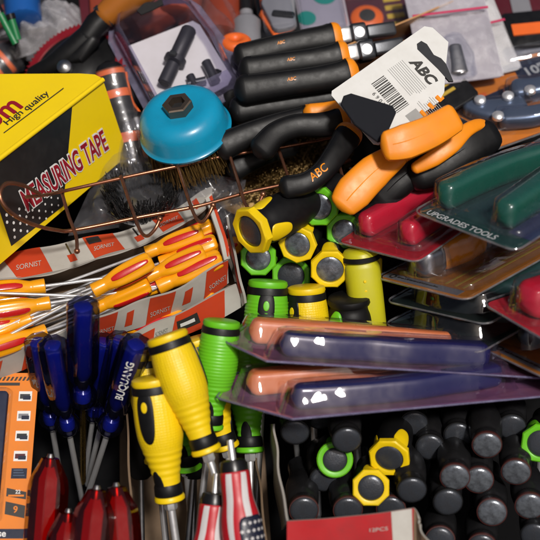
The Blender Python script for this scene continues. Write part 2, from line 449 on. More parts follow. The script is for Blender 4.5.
# ------------------------------------------------------------------ cushion-grip screwdrivers (handle, bands, inlay, collar, blade)
GP = [(0, 15.5), (1, 17.6), (4, 18.4), (6.5, 17.4)]
BODY = smoothprof([(5, 16.6), (9, 16.8), (15, 18.6), (25, 19.8), (40, 20.2), (52, 19.4), (64, 16.6), (76, 13.6), (88, 11.4), (97, 10.6), (103, 10.6)], 5)
BODYF = interp(BODY)
def grip_driver(body, plain, ribs, inlay=True, inlayth=0, lower=True):
    def mk(label, group):
        t = thing('screwdriver', label, 'screwdriver', group=group)
        b = MB()
        prof = []
        for z, r in BODY:
            prof.append((z, r))
        if ribs:
            z = 14; prof = []
            while z < 103:
                r = BODYF(z)
                w = .17 * math.sin(z / 3.2 * 2 * math.pi) if 18 < z < 62 else (.28 * math.sin(z / 5 * 2 * math.pi) if z <= 92 and z >= 62 else 0)
                prof.append((z, r + w)); z += .6
            prof = [(5, 16.6), (9, 16.8)] + prof
        else:
            prof = []; z = 5
            while z < 103.5:
                w = .26 * math.sin((z - 62) / 6 * 2 * math.pi) if 62 < z < 86 else 0
                prof.append((z, BODYF(z) + w)); z += .75
        b.lathe(prof, M[body], 56); b.lathe(GP, M[plain], 56)
        b.build('handle', t)
        b = MB(); b.lathe([(6.2, 16), (6.4, 18.2), (8, 18.6), (12.5, 18.9), (13.2, 18.3), (13.4, 16)], M['black'], 56); b.build('butt_band', t)
        if inlay:
            b = MB(); b.patch(BODYF, inlayth, 31, 7.4, 22, M['black'], ex=2.5, off=.8, taper=-.12); q = b.build('thumb_inlay', t)
            b = MB(); b.patch(lambda z: BODYF(z) + .8, inlayth, 22, 2.7, 4.4, M[plain], ex=2, off=.4); b.build('hang_dot', q)
        if lower:
            b = MB(); b.patch(BODYF, inlayth + .25, 89, 5, 10, M['black'], ex=2.2, off=.6, taper=.2); b.build('neck_inlay', t)
        b = MB(); b.lathe([(92, 9), (92.2, 11.3), (94, 12.0), (101, 12.3), (102, 11.8), (102.2, 9)], M['black'], 48); b.build('neck_band', t)
        b = MB(); b.lathe([(102, 9), (102.3, 12.2), (104, 13.2), (106.5, 13.0), (107.6, 11.6), (108, 6)], M[plain], 48); b.build('neck_flange', t)
        b = MB(); b.lathe([(106, 5.6), (114, 5.6), (115.5, 4.6)], M['chrome'], 6); b.build('hex_collar', t)
        b = MB(); b.lathe([(114, 3.4), (225, 3.4), (229, 2.2), (231, 1.0)], M['chrome'], 14); b.build('shaft', t)
        return t
    return mk
mkY = grip_driver('yellow', 'yplain', False); mkY2 = grip_driver('yellow', 'yplain', False, inlayth=-1.75, lower=True)
mkG = grip_driver('green', 'gplain', True); mkG2 = grip_driver('green', 'gplain', True, inlay=False)
GY = 'yellow cushion grip screwdrivers standing together'; GG = 'green cushion grip screwdrivers standing in the middle'
def drv(key, mk, a, ah, b, bh, label, grp, hint=None): return place(key, mk, S(*a, ah), S(*b, bh), 107, label, grp, hint)
drv('Y', mkY, (152, 377), 62, (170, 500), 4, 'yellow grip screwdriver with black thumb inlay, tilted beside the blue clear screwdrivers', GY, TOCAM + RIGHT * -.45)
drv('Y2', mkY2, (166, 334), 86, (207, 452), 36, 'yellow grip screwdriver lying in front of others, black inlay turned to its left side', GY, TOCAM)
drv('Y2', mkY2, (194, 338), 42, (226, 448), -12, 'yellow grip screwdriver half hidden between front yellow one and tall green one', GY)
drv('Y2', mkY2, (147, 352), 36, (158, 462), -16, 'yellow studded screwdriver peeping out behind the thumb inlay one', GY)
drv('G2', mkG2, (222, 320), 62, (210, 428), 10, 'green ribbed screwdriver standing left of the clear blister corners', GG)
drv('G', mkG, (268, 280), 34, (262, 396), -20, 'green screwdriver with long black thumb inlay and green dot, upright in the centre', GG, TOCAM + UP * .2)
drv('Y', mkY, (306, 286), 26, (312, 396), -32, 'yellow screwdriver upright to the right of the green thumb inlay one', 'yellow cushion grip screwdrivers in the middle', TOCAM + RIGHT * -1.1)
drv('G2', mkG2, (246, 336), -6, (250, 452), -44, 'green screwdriver under the clear blisters with its neck showing below them', GG)
drv('G2', mkG2, (176, 345), 8, (187, 466), -80, 'green screwdriver deep behind the yellow grips, only its neck flange showing', GG)

def mk_lime(label, group):
    t = thing('folding_knife', label, 'utility knife', group=group)
    b = MB(); P = [(0, 0, 0), (2, 0, 16), (3, 0, 36), (2, 0, 58), (-1, 0, 82)]
    b.sweep(spline(P, 6), [(13.5, 15)] * 25, M['lime'], hint=(0, 1, 0), ex=2.6, seg=28); b.build('handle', t)
    b = MB()
    for i in range(7): b.lathe([(-.3, 1.3), (.35, 1.1), (.5, .4)], M['yplain'], 10, T=Matrix.Translation((15.2, 0, 8 + i * 8)) @ Matrix.Rotation(rad(90), 4, 'Y'))
    b.build('grip_dots', t)
    b = MB(); b.lathe([(-17, 9), (-16, 13), (-14, 14.8), (-9, 15.4), (-8.8, 12)], M['lime'], 32); b.lathe([(-11.5, 15), (-11, 15.9), (-7.5, 15.9), (-7, 14.6)], M['black'], 32); b.build('butt_cap', t)
    return t
r = mk_lime('olive yellow smooth handle standing beside the stacked blister packs', None)
setm(r, frame(S(362, 268, 28), S(371, 352, -24) - S(362, 268, 28), TOCAM), 1.0)

# the green wing-shaped grip next to it
t = thing('screwdriver', 'black screwdriver with green wing inlay behind the upper clear blister', 'screwdriver', frame(S(349, 296, 20), S(354, 390, -46) - S(349, 296, 20), TOCAM * .75 - RIGHT * .65))
b = MB(); b.lathe(BODY, M['black'], 40); b.lathe(GP, M['black'], 40); b.build('handle', t)
b = MB(); b.patch(BODYF, 0, 26, 8, 17, M['gplain'], off=1.6, taper=.3); b.build('wing_inlay', t)
b = MB(); b.lathe([(100, 3.4), (190, 3.4)], M['chrome'], 14); b.build('shaft', t)

# ------------------------------------------------------------------ octagon-capped screwdrivers seen from the butt
CBODY = smoothprof([(5, 15.5), (12, 15.8), (20, 17.2), (34, 18.0), (50, 17.4), (66, 14.6), (82, 12.2), (96, 12.0), (104, 12.6)], 4)
CBF = interp(CBODY)
def octo(col, cap, seg=8, rim=19.6, window=False):
    def mk(label, group):
        t = thing('screwdriver', label, 'screwdriver', group=group)
        b = MB(); b.lathe(CBODY, M['black'], 40)
        b.lathe([(104, 12.5), (108, 10), (109, 6)], M['black'], 32); b.build('handle', t)
        b = MB()
        rings = []
        for z, r in ((7.5, rim * .93), (6.8, rim), (1.2, rim), (0, rim - 1.2), (-.1, rim * .74), (.3, rim * .70), (2.2, rim * .685)):
            rr = []
            for j in range(seg * 4):
                a = 2 * math.pi * j / (seg * 4); s2 = 2 * math.pi / seg
                am = (a + s2 / 2) % s2 - s2 / 2
                k = math.cos(s2 / 2) / math.cos(am) if r > rim * .82 else 1
                k = k * 1.035 if r > rim * .82 else k
                rr.append((r * k * math.cos(a), r * k * math.sin(a), z))
            rings.append(rr)
        b.loft(rings, M[col], c0=True, c1=False); b.build('octagon_ring', t)
        b = MB(); b.lathe([(.2, .5), (.1, 4), (.5, 9), (1.2, rim * .64), (2.4, rim * .70)][::1], M[cap], 40, c1=False); b.build('end_cap', t)
        for th in (0, math.pi * .66, -math.pi * .66):
            b = MB(); b.patch(CBF, th, 21, 7.5, 10, M[col], ex=3, off=.6, taper=-.3); b.build('side_inlay', t)
        b = MB(); b.lathe([(108, 5), (116, 5), (117, 3.3), (200, 3.3)], M['chrome'], 12); b.build('shaft', t)
        return t
    return mk
GO = 'octagon capped screwdrivers lying butt forward'
def cap(key, mk, px, py, t0, dx, dy, dt, label, grp=GO, sc=1.0, up=UP):
    """px, py: middle of the butt; dx, dy, dt: where the axis runs to, in photo pixels and mm away"""
    A = V(px, py, t0); B = V(px + dx, py + dy, t0 - dt); m = frame(A, B - A, up)
    if key not in PROTO:
        r = mk(label, grp); PROTO[key] = r; setm(r, m, sc); bpy.context.view_layer.update()
    else: r = copy_tree(PROTO[key], label, m, sc, grp)
    return r
oY, oG = octo('yplain', 'capmetal'), octo('gplain', 'capmetal'); oYd = octo('yplain', 'capdark')
L, UPm = RIGHT, UP
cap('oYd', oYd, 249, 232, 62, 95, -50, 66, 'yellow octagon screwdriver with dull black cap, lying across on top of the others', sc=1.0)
cap('oG', oG, 318, 207, 30, 22, -25, 100, 'green octagon screwdriver just below the hanging pliers handle', sc=.84)
cap('oY', oY, 297, 245, 30, 24, -34, 95, 'yellow octagon screwdriver at the middle of the cluster, wedged below the black capped one', sc=.80, up=UP + RIGHT * .5)
cap('oG', oG, 258, 258, 24, 14, -14, 100, 'green octagon screwdriver tucked under the black capped yellow one', sc=.78)
cap('oY', oY, 330, 270, 30, -2, -40, 95, 'yellow octagon screwdriver with bright window reflection on its cap, lowest of the cluster', sc=.84)
cap('oG', oG, 344, 232, 12, 10, -20, 100, 'green octagon screwdriver partly hidden by the red pliers blister', sc=.78)
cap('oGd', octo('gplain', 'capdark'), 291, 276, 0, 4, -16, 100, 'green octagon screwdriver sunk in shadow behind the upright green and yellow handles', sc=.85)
cap('oY', oY, 362, 268, 4, 6, -20, 100, 'yellow octagon screwdriver mostly hidden behind the olive yellow handle', sc=.9)
cap('oG', oG, 290, 215, 0, 20, -14, 100, 'green octagon screwdriver deep in shadow behind the cluster of caps', sc=.86)

# bottom right: dark round-capped handles standing packed in a red carton
def mk_round(capm, rim):
    def mk(label, group):
        t = thing('screwdriver', label, 'screwdriver', group=group)
        b = MB(); b.lathe(smoothprof([(3, 14.2), (10, 14.6), (14, 14.2), (22, 16.6), (40, 17.6), (58, 15), (74, 12), (92, 11.2), (104, 12)], 4), M['handleblack'], 36, mod=lambda a, z: 1 + (.03 * math.cos(a * 6) if z > 18 else 0)); b.build('handle', t)
        b = MB(); b.lathe([(4.5, 13.4), (4.2, 15.2), (1.6, 15.0), (1.2, 13.6)], M[rim], 36); b.build('butt_ring', t)
        b = MB(); b.lathe([(-1.5, .4), (-1.4, 6), (-.8, 11), (.2, 13.2), (1.4, 14.1), (3, 14.1)], M[capm], 40); b.build('end_cap', t)
        b = MB(); b.lathe([(104, 3.2), (170, 3.2)], M['chrome'], 10); b.build('shaft', t)
        return t
    return mk
GR = 'dark round capped screwdrivers packed in the red carton'
rr = [
 (487, 446, 90, 'm', 'dark screwdriver with the brightest scuffed metal cap, highest in the right half of the carton'),
 (516, 473, 86, 'm', 'dark screwdriver, its grey cap just below the green octagon at the right edge'),
 (455, 478, 96, 'm', 'dark screwdriver with red ringed grey cap, overlapping a cap on its right'),
 (479, 481, 84, 'm', 'dark screwdriver whose grey cap is overlapped on its left by a red ringed one'),
 (448, 503, 92, 'd', 'dark screwdriver with grey cap directly under the red ringed overlapping one'),
 (412, 491, 96, 'd', 'dark screwdriver with grey cap beside the two yellow octagons, at the carton corner'),
 (492, 513, 92, 'm', 'dark screwdriver with grey cap in the lowest full row, second from the right edge'),
 (530, 507, 90, 'm', 'dark screwdriver with grey cap in the lowest full row, at the right edge'),
 (440, 541, 98, 'r', 'dark screwdriver with reddish cap cut by the bottom edge, left one of the last row'),
 (482, 548, 94, 'r', 'dark screwdriver barely showing at the bottom edge, middle one of the last row'),
 (535, 537, 92, 'd', 'dark screwdriver barely showing in the bottom right corner'),
 (295, 433, 70, 'd', 'dark screwdriver with dim grey cap in the upper left corner of the carton'),
 (347, 441, 92, 'd', 'dark screwdriver whose metal cap overlaps the round green ring'),
 (304, 511, 88, 'r', 'dark screwdriver with reddish cap against the red front wall, left one of two'),
 (348, 511, 88, 'r', 'dark screwdriver with reddish cap against the red front wall, right one of two'),
 (391, 510, 84, 'r', 'dark screwdriver with hardly visible brown cap just above the printed front wall'),
 (320, 418, 50, 'd', 'dark screwdriver in shadow under the lower clear blister, near carton side wall'),
 (414, 424, 50, 'd', 'dark screwdriver in shadow just under the lower clear blister edge, near the middle'),
 (458, 436, 60, 'd', 'dark screwdriver in shadow left of the brightest metal cap'),
 (512, 428, 60, 'd', 'dark screwdriver in shadow right of the brightest metal cap'),
 (324, 480, 60, 'd', 'dark screwdriver in deep shadow below the round green ring'),
 (430, 448, 60, 'd', 'dark screwdriver in shadow under the lower clear blister, right of the yellow octagons'),
]
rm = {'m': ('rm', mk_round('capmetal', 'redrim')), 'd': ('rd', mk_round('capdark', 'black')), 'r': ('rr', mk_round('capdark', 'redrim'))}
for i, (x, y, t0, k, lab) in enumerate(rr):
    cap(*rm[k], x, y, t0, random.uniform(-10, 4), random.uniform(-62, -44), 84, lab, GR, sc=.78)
cap('oYd', oYd, 389, 459, 84, 14, -56, 82, 'yellow octagon screwdriver in the red carton, upper one of the two', 'octagon capped screwdrivers standing in the red carton', sc=.82, up=UP + RIGHT * .8)
cap('oYd', oYd, 371, 488, 90, -4, -26, 95, 'yellow octagon screwdriver in the red carton, lower one of the two', 'octagon capped screwdrivers standing in the red carton', sc=.75)
cap('oGd', octo('gplain', 'capdark'), 541, 444, 80, 4, -30, 95, 'green octagon screwdriver at the right edge of the photo beside the dark caps', 'octagon capped screwdrivers standing in the red carton', sc=.80, up=UP - RIGHT * .8)
cap('oGr', octo('gplain', 'capdark', seg=32, rim=17.5), 335, 460, 72, -6, -22, 95, 'screwdriver with round green ring, its cap half covered by a metal cap', 'octagon capped screwdrivers standing in the red carton', sc=.80)

# ------------------------------------------------------------------ the printed carton of yellow and red screwdrivers
def cut(a, b, u): return a + (b - a) * u
class Wall:
    def __init__(s, top, bot, th=1.6):
        s.t, s.b, s.th = spline(top, 8), spline(bot, 8), th; s.n = len(s.t) - 1
    def at(s, P, u):
        u = max(0, min(.9999, u)) * s.n; i = int(u); return P[i] + (P[i + 1] - P[i]) * (u - i)
    def pt(s, u, v, off=0):
        a, b = s.at(s.t, u), s.at(s.b, u); p = b + (a - b) * v
        d = s.at(s.t, min(u + .02, .999)) - s.at(s.t, u - .02)
        n = d.cross(a - b).normalized()
        if n.dot(TOCAM) < 0: n = -n
        return p + n * off
    def sheet(s, mb, front, back, wob=1.0, edge=None):
        nu, nv = s.n * 2, 5; seed = random.random() * 9
        def g(off):
            return [[s.pt(i / nu, j / nv, off + wob * math.sin(i * .31 + seed + j * .5)) for j in range(nv + 1)] for i in range(nu + 1)]
        F, B = g(s.th / 2), g(-s.th / 2); vs = [p for r in F for p in r]; w = nv + 1; fs = []
        for i in range(nu):
            for j in range(nv): fs.append((i * w + j, (i + 1) * w + j, (i + 1) * w + j + 1, i * w + j + 1))
        mb.add(vs, fs, front); s._seed = seed; s._wob = wob; s._nu = nu
        mb.add([p for r in B for p in r], fs, back)
        ed = [(i, 0) for i in range(nu + 1)] + [(nu, j) for j in range(1, nv + 1)] + [(i, nv) for i in range(nu - 1, -1, -1)] + [(0, j) for j in range(nv - 1, 0, -1)]
        vs = [F[i][j] for i, j in ed] + [B[i][j] for i, j in ed]; k = len(ed)
        mb.add(vs, [(a, (a + 1) % k, (a + 1) % k + k, a + k) for a in range(k)], edge or M['greyedge'])
    def surf(s, u, v, e=.3):
        i = u * s._nu; j = v * 5
        return s.pt(u, v, s.th / 2 + e + s._wob * math.sin(i * .31 + s._seed + j * .5))
    def block(s, mb, u0, u1, v0, v1, mat, sk=0, e=.35, k=6):
        vs = [s.surf(u0 + (u1 - u0) * i / k + sk * (v0 + (v1 - v0) * j / 4), v0 + (v1 - v0) * j / 4, e) for i in range(k + 1) for j in range(5)]
        mb.add(vs, [(i * 5 + j, i * 5 + 5 + j, i * 5 + 6 + j, i * 5 + 1 + j) for i in range(k) for j in range(4)], mat)
    def text(s, mb, body, u, v, du, dv, mat, e=1.1):
        mb.text(body, 1, mat, None, fn=lambda x, y: s.surf(u + x * du, v + y * dv, e))
o = S(110, 290, -40)
ct = wthing('carton', 'open white and red printed carton full of yellow and red screwdrivers', 'box', o)
def prints(mb, w, us, sk, txt='SORNIST', du=.02):
    for u0, u1, kind in us:
        if kind == 'r':
            w.block(mb, u0, u1, 0, 1, M['cartonred'], sk); w.text(mb, txt, (u0 + u1) / 2 + sk * .45, .35, du, .26, M['carton'])
        elif kind == 's': w.block(mb, u0, u1, .25, .8, M['cartonred'], sk)
        elif kind == 'k': w.block(mb, u0, u1, .12, .62, M['ink'], sk, e=.8); w.block(mb, u0 + .012, u1 - .012, .3, .44, M['white'], sk, e=1.0)
        elif kind == 'd':
            w.block(mb, u0, u1, .2, .5, M['cartonred'], sk)
            w.block(mb, u0 + .015, u0 + .022, .5, .95, M['steel'], sk)
mb = MB(); w = Wall([S(-20, 263, 14), S(40, 248, 16), S(90, 238, 18), S(140, 226, 18), S(185, 203, 20), S(212, 186, 20)],
                    [S(-20, 280, 26), S(40, 276, 30), S(90, 261, 32), S(140, 245, 34), S(185, 222, 36), S(213, 203, 36)])
w.sheet(mb, M['carton'], M['kraft'])
prints(mb, w, [(.02, .055, 's'), (.13, .25, 'r'), (.33, .36, 'd'), (.42, .54, 'r'), (.60, .63, 'd'), (.70, .80, 'r'), (.88, .91, 's')], -.05)
w.block(mb, .43, .48, .62, .92, M['bluecard'], -.05, e=.8)
mb.build('folded_flap', ct)
mb = MB(); w = Wall([S(-20, 280, 26), S(40, 276, 30), S(90, 261, 32), S(140, 245, 34), S(185, 222, 36), S(213, 203, 36)],
                    [S(-20, 300, -40), S(40, 296, -40), S(90, 283, -40), S(140, 268, -40), S(185, 245, -40), S(216, 230, -40)], 1.4)
w.sheet(mb, M['kraft'], M['carton'], .6); mb.build('back_wall', ct)
mb = MB(); w = Wall([S(-30, 366, 30), S(30, 345, 36), S(80, 324, 40), S(130, 305, 43), S(180, 287, 45), S(227, 259, 46)],
                    [S(-30, 388, -6), S(30, 366, 0), S(80, 346, 6), S(130, 329, 8), S(180, 311, 10), S(229, 283, 12)])
w.sheet(mb, M['carton'], M['kraft'])
prints(mb, w, [(.06, .10, 's'), (.17, .26, 'r'), (.33, .36, 's'), (.44, .53, 'r'), (.57, .60, 's'), (.66, .76, 'r'), (.80, .83, 's'), (.88, .985, 'r')], .02)
mb.build('front_wall', ct)
mb = MB(); w = Wall([S(100, 347, 26), S(140, 330, 30), S(180, 312, 33), S(236, 284, 40)], [S(100, 356, 6), S(140, 347, 8), S(180, 337, 8), S(243, 306, 14)])
w.sheet(mb, M['carton'], M['kraft'])
prints(mb, w, [(.30, .44, 's'), (.60, .88, 'r')], .03, '', .02); w.block(mb, .66, .78, .30, .75, M['ink'], -.03, e=.9); w.block(mb, .68, .76, .45, .6, M['white'], -.03, e=1.1)
w.text(mb, 'SORNIST', .52, .5, .028, .3, M['greyink'])
mb.build('lower_flap', ct)
mb = MB(); w = Wall([S(207, 200, 40), S(218, 230, 44), S(229, 259, 48)], [S(216, 216, -30), S(227, 246, -30), S(236, 282, -20)], 2.5)
w.sheet(mb, M['cartonred'], M['carton'], .3); mb.build('end_wall', ct)
mb = MB(); w = Wall([S(205, 199, 44), S(211, 215, 46), S(219, 240, 48), S(224, 261, 50)], [S(211, 194, 40), S(217, 212, 42), S(226, 238, 44), S(230, 258, 46)], 1.4)
w.sheet(mb, M['carton'], M['carton'], .2); w.block(mb, .05, .95, .02, .45, M['cartonred'], 0); mb.build('end_fold', ct)
mb = MB(); w = Wall([S(227, 215, 20), S(233, 245, 34), S(241, 282, 42), S(246, 303, 30)], [S(231, 258, 0), S(234, 270, 10), S(238, 284, 20), S(243, 306, 20)], 2)
w.sheet(mb, M['carton'], M['cartonred'], .3); w.block(mb, .1, .8, .5, .95, M['cartonred']); mb.build('end_wing', ct)
mb = MB(); q = [S(-30, 300, -42), S(216, 232, -42), S(243, 306, -30), S(100, 360, -20), S(-30, 392, -24)]
mb.add(q + [p + Vec((0, 0, -2)) for p in q], [(0, 1, 2, 3, 4), (9, 8, 7, 6, 5)], M['kraft']); mb.build('carton_base', ct)

def mk_yr(label, group):
    t = thing('screwdriver', label, 'screwdriver', group=group)
    prof = smoothprof([(0, 6), (1.2, 8.2), (4, 9.6), (12, 10.3), (26, 10.3), (38, 9.4), (47, 7.6), (51, 6.8), (54, 7.0), (63, 7.4), (64.6, 6.8), (65, 4)], 5)
    f = interp(prof)
    def sq(a, z):
        w = max(0, min(1, (50 - z) / 12)); return 1 + w * .07 * math.cos(6 * a)
    b = MB(); b.lathe(prof, M['ydriver'], 48, mod=sq); b.build('handle', t)
    for k in range(3):
        b = MB(); b.patch(lambda z: f(z) * (1.07 if z < 40 else 1.03), k * 2 * math.pi / 3, 24, 3.1, 19.5, M['redgloss'], ex=3, off=.35, taper=.1); b.build('red_inlay', t)
    b = MB(); b.lathe([(64, 2.4), (66, 1.7), (185, 1.6), (193, 1.4), (194, .6)], M['chrome'], 12); b.build('shaft', t)
    return t
GYR = 'yellow screwdrivers with red inlays in the printed carton'
yr = [
 ((203, 232), 44, (146, 253), 34, 'yellow screwdriver with plain side up, highest against the carton back wall', RIGHT * -.6 + UP * .5 - TOCAM * .6),
 ((217, 242), 38, (160, 263), 28, 'yellow screwdriver with red inlay lying just under the plain sided one', TOCAM + UP * .6),
 ((205, 252), 46, (147, 277), 38, 'yellow screwdriver with long bright red inlay in the middle of the right heap', TOCAM + UP * .2),
 ((222, 258), 40, (158, 287), 30, 'yellow screwdriver with red inlay lowest in the right heap, along the carton front wall', TOCAM + UP * .3),
 ((152, 260), 60, (93, 291), 52, 'yellow screwdriver with pinkish red inlay, reaching furthest left in the right heap', TOCAM + UP * .1),
 ((150, 284), 34, (100, 306), 26, 'yellow screwdriver shaded underneath the pinkish inlay one', TOCAM - UP * 1.5),
 ((184, 316), 4, (113, 335), -6, 'yellow screwdriver with red inlay caught outside between the front wall and lower flap', TOCAM + UP * .1),
 ((215, 292), 10, (166, 318), -14, 'yellow screwdriver half hidden behind the lower flap', TOCAM + UP * .9),
 ((240, 243), 12, (200, 262), 6, 'yellow screwdriver butt showing past the end fold of the carton', TOCAM),
 ((-14, 313), 52, (50, 303), 44, 'yellow screwdriver with red inlay pointing right, largest at the left edge', TOCAM - UP * .45),
 ((-24, 295), 36, (45, 286), 28, 'yellow screwdriver pointing right, half sunk above the largest left edge one', TOCAM + UP * .4),
 ((-30, 328), 44, (22, 318), 36, 'yellow screwdriver pointing right, below the largest one at the left edge', TOCAM + UP * 1.2),
 ((-20, 352), 40, (46, 331), 30, 'yellow screwdriver pointing right with red stripe, next to carton front wall', TOCAM - UP * .2),
 ((-30, 340), 40, (28, 320), 38, 'yellow screwdriver pointing right, second from the carton front wall', TOCAM + UP * .9),
 ((-95, 350), 53, (-40, 331), 44, 'yellow screwdriver off the left edge, its shaft rising steepest across the carton', TOCAM),
 ((-100, 362), 55, (-42, 338), 45, 'yellow screwdriver off the left edge, its shaft just below the steepest one', TOCAM),
 ((-96, 372), 56, (-40, 347), 50, 'yellow screwdriver off the left edge, its shaft lying along the printed front wall', TOCAM),
 ((-98, 330), 52, (-38, 318), 40, 'yellow screwdriver off the left edge, its shaft crossing the middle of the fan', TOCAM),
 ((-95, 316), 51, (-36, 309), 43, 'yellow screwdriver off the left edge, its shaft under the largest left handle', TOCAM),
 ((-92, 300), 54, (-36, 298), 40, 'yellow screwdriver off the left edge, its shaft nearly level below the half sunk handle', TOCAM),
 ((-96, 384), 46, (-42, 357), 41, 'yellow screwdriver off the left edge, its shaft lowest in the fan, over the front wall', TOCAM),
 ((-94, 290), 49, (-36, 292), 47, 'yellow screwdriver off the left edge, its shaft highest in the fan, near the back wall', TOCAM),
 ((214, 226), 26, (166, 248), 16, 'yellow screwdriver deepest in the right heap under the plain sided one', TOCAM - UP),
 ((196, 268), 30, (140, 289), 22, 'yellow screwdriver lying between the bright inlay one and the front wall', TOCAM + UP * .9),
 ((178, 276), 26, (124, 296), 18, 'yellow screwdriver with shaded inlay under the middle of the right heap', TOCAM),
]
for a, ah, b, bh, lab, h in yr: place('yr', mk_yr, S(*a, ah), S(*b, bh), 64.5, lab, GYR, h, .78, 1.25)

# ------------------------------------------------------------------ blue clear screwdrivers, red clear screwdrivers, flag screwdrivers
def mk_blue(label, group):
    t = thing('screwdriver', label, 'screwdriver', group=group)
    fl = lambda a, z: 1 + .05 * math.cos(8 * a) if z < 74 else 1
    b = MB(); b.lathe([(0, 8), (.8, 11.4), (3, 12.6), (40, 12.8), (74, 12.2), (82, 9.4), (86, 8.2), (90, 9.0), (97, 11.4), (104, 11.0), (110, 7), (112, 3)], M['acetate'], 48, mod=fl); b.build('clear_handle', t)
    b = MB(); b.lathe([(1.5, 5.4), (2.5, 6.9), (70, 6.9), (76, 5.4), (79, 4)], M['bluecore'], 32, mod=lambda a, z: 1 + .06 * math.cos(4 * a)); b.build('blue_core', t)
    b = MB(); b.lathe([(79, 3.6), (80, 4.2), (82, 3.7), (84, 4.3), (86, 3.7), (88, 4.2), (90, 3.6)], M['steel'], 16); b.build('ferrule', t)
    b = MB(); b.lathe([(90, 4), (92, 6.4), (98, 7), (103, 6.4), (106, 3)], M['blueball'], 24); b.build('blue_collar', t)
    b = MB(); b.lathe([(106, 2.6), (205, 2.6), (209, 1.2)], M['chrome'], 14); b.build('shaft', t)
    b = MB()
    for k in (0,):
        b.text('BUQUANG', 9, M['white'], None, bold=.02, fn=lambda x, y, k=k: Vec((13.3 * math.cos(y / 13 + k * math.pi / 2 * 1.0), 13.3 * math.sin(y / 13 + k * math.pi / 2), 33 - x)))
    b.build('printed_name', t)
    return t
GB = 'clear blue screwdrivers standing in a row'
S_BLUE = [
 ((83, 304), 100, (83, 405), -10, 'clear blue screwdriver standing tallest at the front, with a brassy shaft', Vec((.2, .9, -.3))),
 ((52, 343), 66, (69, 432), -36, 'clear blue screwdriver leaning left of the tallest one, bright blue core showing', Vec((-.6, .8, -.2))),
 ((137, 342), 70, (108, 432), -32, 'clear blue screwdriver with white printed name, leaning beside the yellow grips', Vec((.12, -.72, .68))),
 ((38, 340), 42, (52, 426), -60, 'clear blue screwdriver dim behind the left leaning one', Vec((-.6, .8, -.2))),
 ((104, 340), 30, (93, 418), -60, 'clear blue screwdriver in shadow right behind the tallest one', Vec((-.6, .8, -.2))),
 ((121, 338), 34, (102, 420), -58, 'clear blue screwdriver in shadow between tallest one and the printed name one', Vec((-.6, .8, -.2))),
]
for i, (a, ah, b, bh, lab, h) in enumerate(S_BLUE):
    r = place('blue', mk_blue, S(*a, ah), S(*b, bh), 110, lab, GB, h)
    if i == 0:
        for c in r.children:
            if c.name.startswith('shaft'): c.data = c.data.copy(); c.data.materials[0] = M['gold']; c['label'] = 'brass coloured shaft'; goldc = c
    else:
        for c in r.children:
            if c.name.startswith('shaft'):
                c.data = c.data.copy(); c.data.materials[0] = M['chrome']
                if 'label' in c: del c['label']
def mk_red(label, group):
    t = thing('screwdriver', label, 'screwdriver', group=group)
    b = MB(); b.lathe([(-7, 4), (-6, 8), (-2, 10), (4, 13), (12, 17), (20, 18.5), (60, 19), (90, 18)], M['acered'], 8); b.build('clear_handle', t, sharp=20)
    b = MB(); b.lathe([(-2, 3), (4, 6), (12, 9.5), (88, 10)], M['redcore'], 6); b.build('red_core', t, sharp=20)
    b = MB(); b.lathe([(-10, 2.4), (-7, 3.6), (-5, 4.2), (2, 4.4)], M['steel'], 14); b.build('ferrule', t)
    return t
GRD = 'clear red screwdrivers cut by the bottom edge'
for a, ah, b, bh, lab in [
  ((50, 465), 22, (44, 545), -10, 'clear red screwdriver handle standing highest beside the orange card'),
  ((96, 497), 40, (86, 590), 6, 'clear red screwdriver handle with orange glow, in front at the bottom'),
  ((117, 494), 30, (124, 590), -4, 'clear dark red screwdriver handle next to the thumb inlay yellow one'),
  ((68, 520), 20, (62, 610), -14, 'clear dark red screwdriver handle low between the two front red ones')]:
    place('red', mk_red, S(*a, ah), S(*b, bh), 86, lab, GRD, None, .85, 1.1)
def mk_flag(label, group):
    t = thing('screwdriver', label, 'screwdriver', group=group)
    prof = smoothprof([(0, 11.5), (3, 13), (14, 13.2), (26, 13.6), (40, 16.5), (56, 18), (80, 17.6), (100, 16)], 4); f = interp(prof)
    b = MB(); b.lathe(prof, M['flagred'], 48)
    b.build('handle', t)
    b = MB()
    for k in range(6):
        th = k * math.pi / 3 + .35; vs = []; n = 40
        for i in range(n + 1):
            z = 2 + 96 * i / n; w = 2.6 + .6 * math.sin(z / 17)
            thz = th + .16 * math.sin(z / 26)
            for q in (-1, -.33, .33, 1):
                aa = thz + q * w / f(z); vs.append(((f(z) + .3) * math.cos(aa), (f(z) + .3) * math.sin(aa), z))
        b.add(vs, [(i * 4 + j, i * 4 + 4 + j, i * 4 + 5 + j, i * 4 + 1 + j) for i in range(n) for j in range(3)], M['flagwhite'])
    b.build('white_stripes', t)
    b = MB(); b.patch(f, -.75, 62, 14, 22, M['flagnavy'], ex=5, off=1.0)
    for i in range(5):
        for j in range(6):
            z = 45 + j * 6.6; th = -.75 + (i - 2 + (j % 2) * .5) * 5.0 / 18
            pts = []
            for k in range(10):
                rr_ = 2.1 if k % 2 == 0 else .9; a = k * math.pi / 5
                pts.append(((f(z) + 1.5) * math.cos(th + rr_ * math.cos(a) / 18), (f(z) + 1.5) * math.sin(th + rr_ * math.cos(a) / 18), z + rr_ * math.sin(a)))
            b.add(pts, [tuple(range(10))], M['flagwhite'])
    b.build('star_patch', t)
    b = MB(); b.lathe([(-9, 8), (-8, 11), (-2, 12.4), (1, 12.4), (1.5, 10)], M['blackgloss'], 32); b.build('neck_band', t)
    b = MB(); b.lathe([(-26, 3), (-8, 3.2)], M['chrome'], 12); b.build('shaft', t)
    return t
GF = 'flag patterned screwdrivers at the bottom'
place('flag', mk_flag, S(234, 470, 50), S(246, 560, 20), 92, 'screwdriver with red and white striped handle and white stars on navy, in front', GF, TOCAM, .85, 1.2)
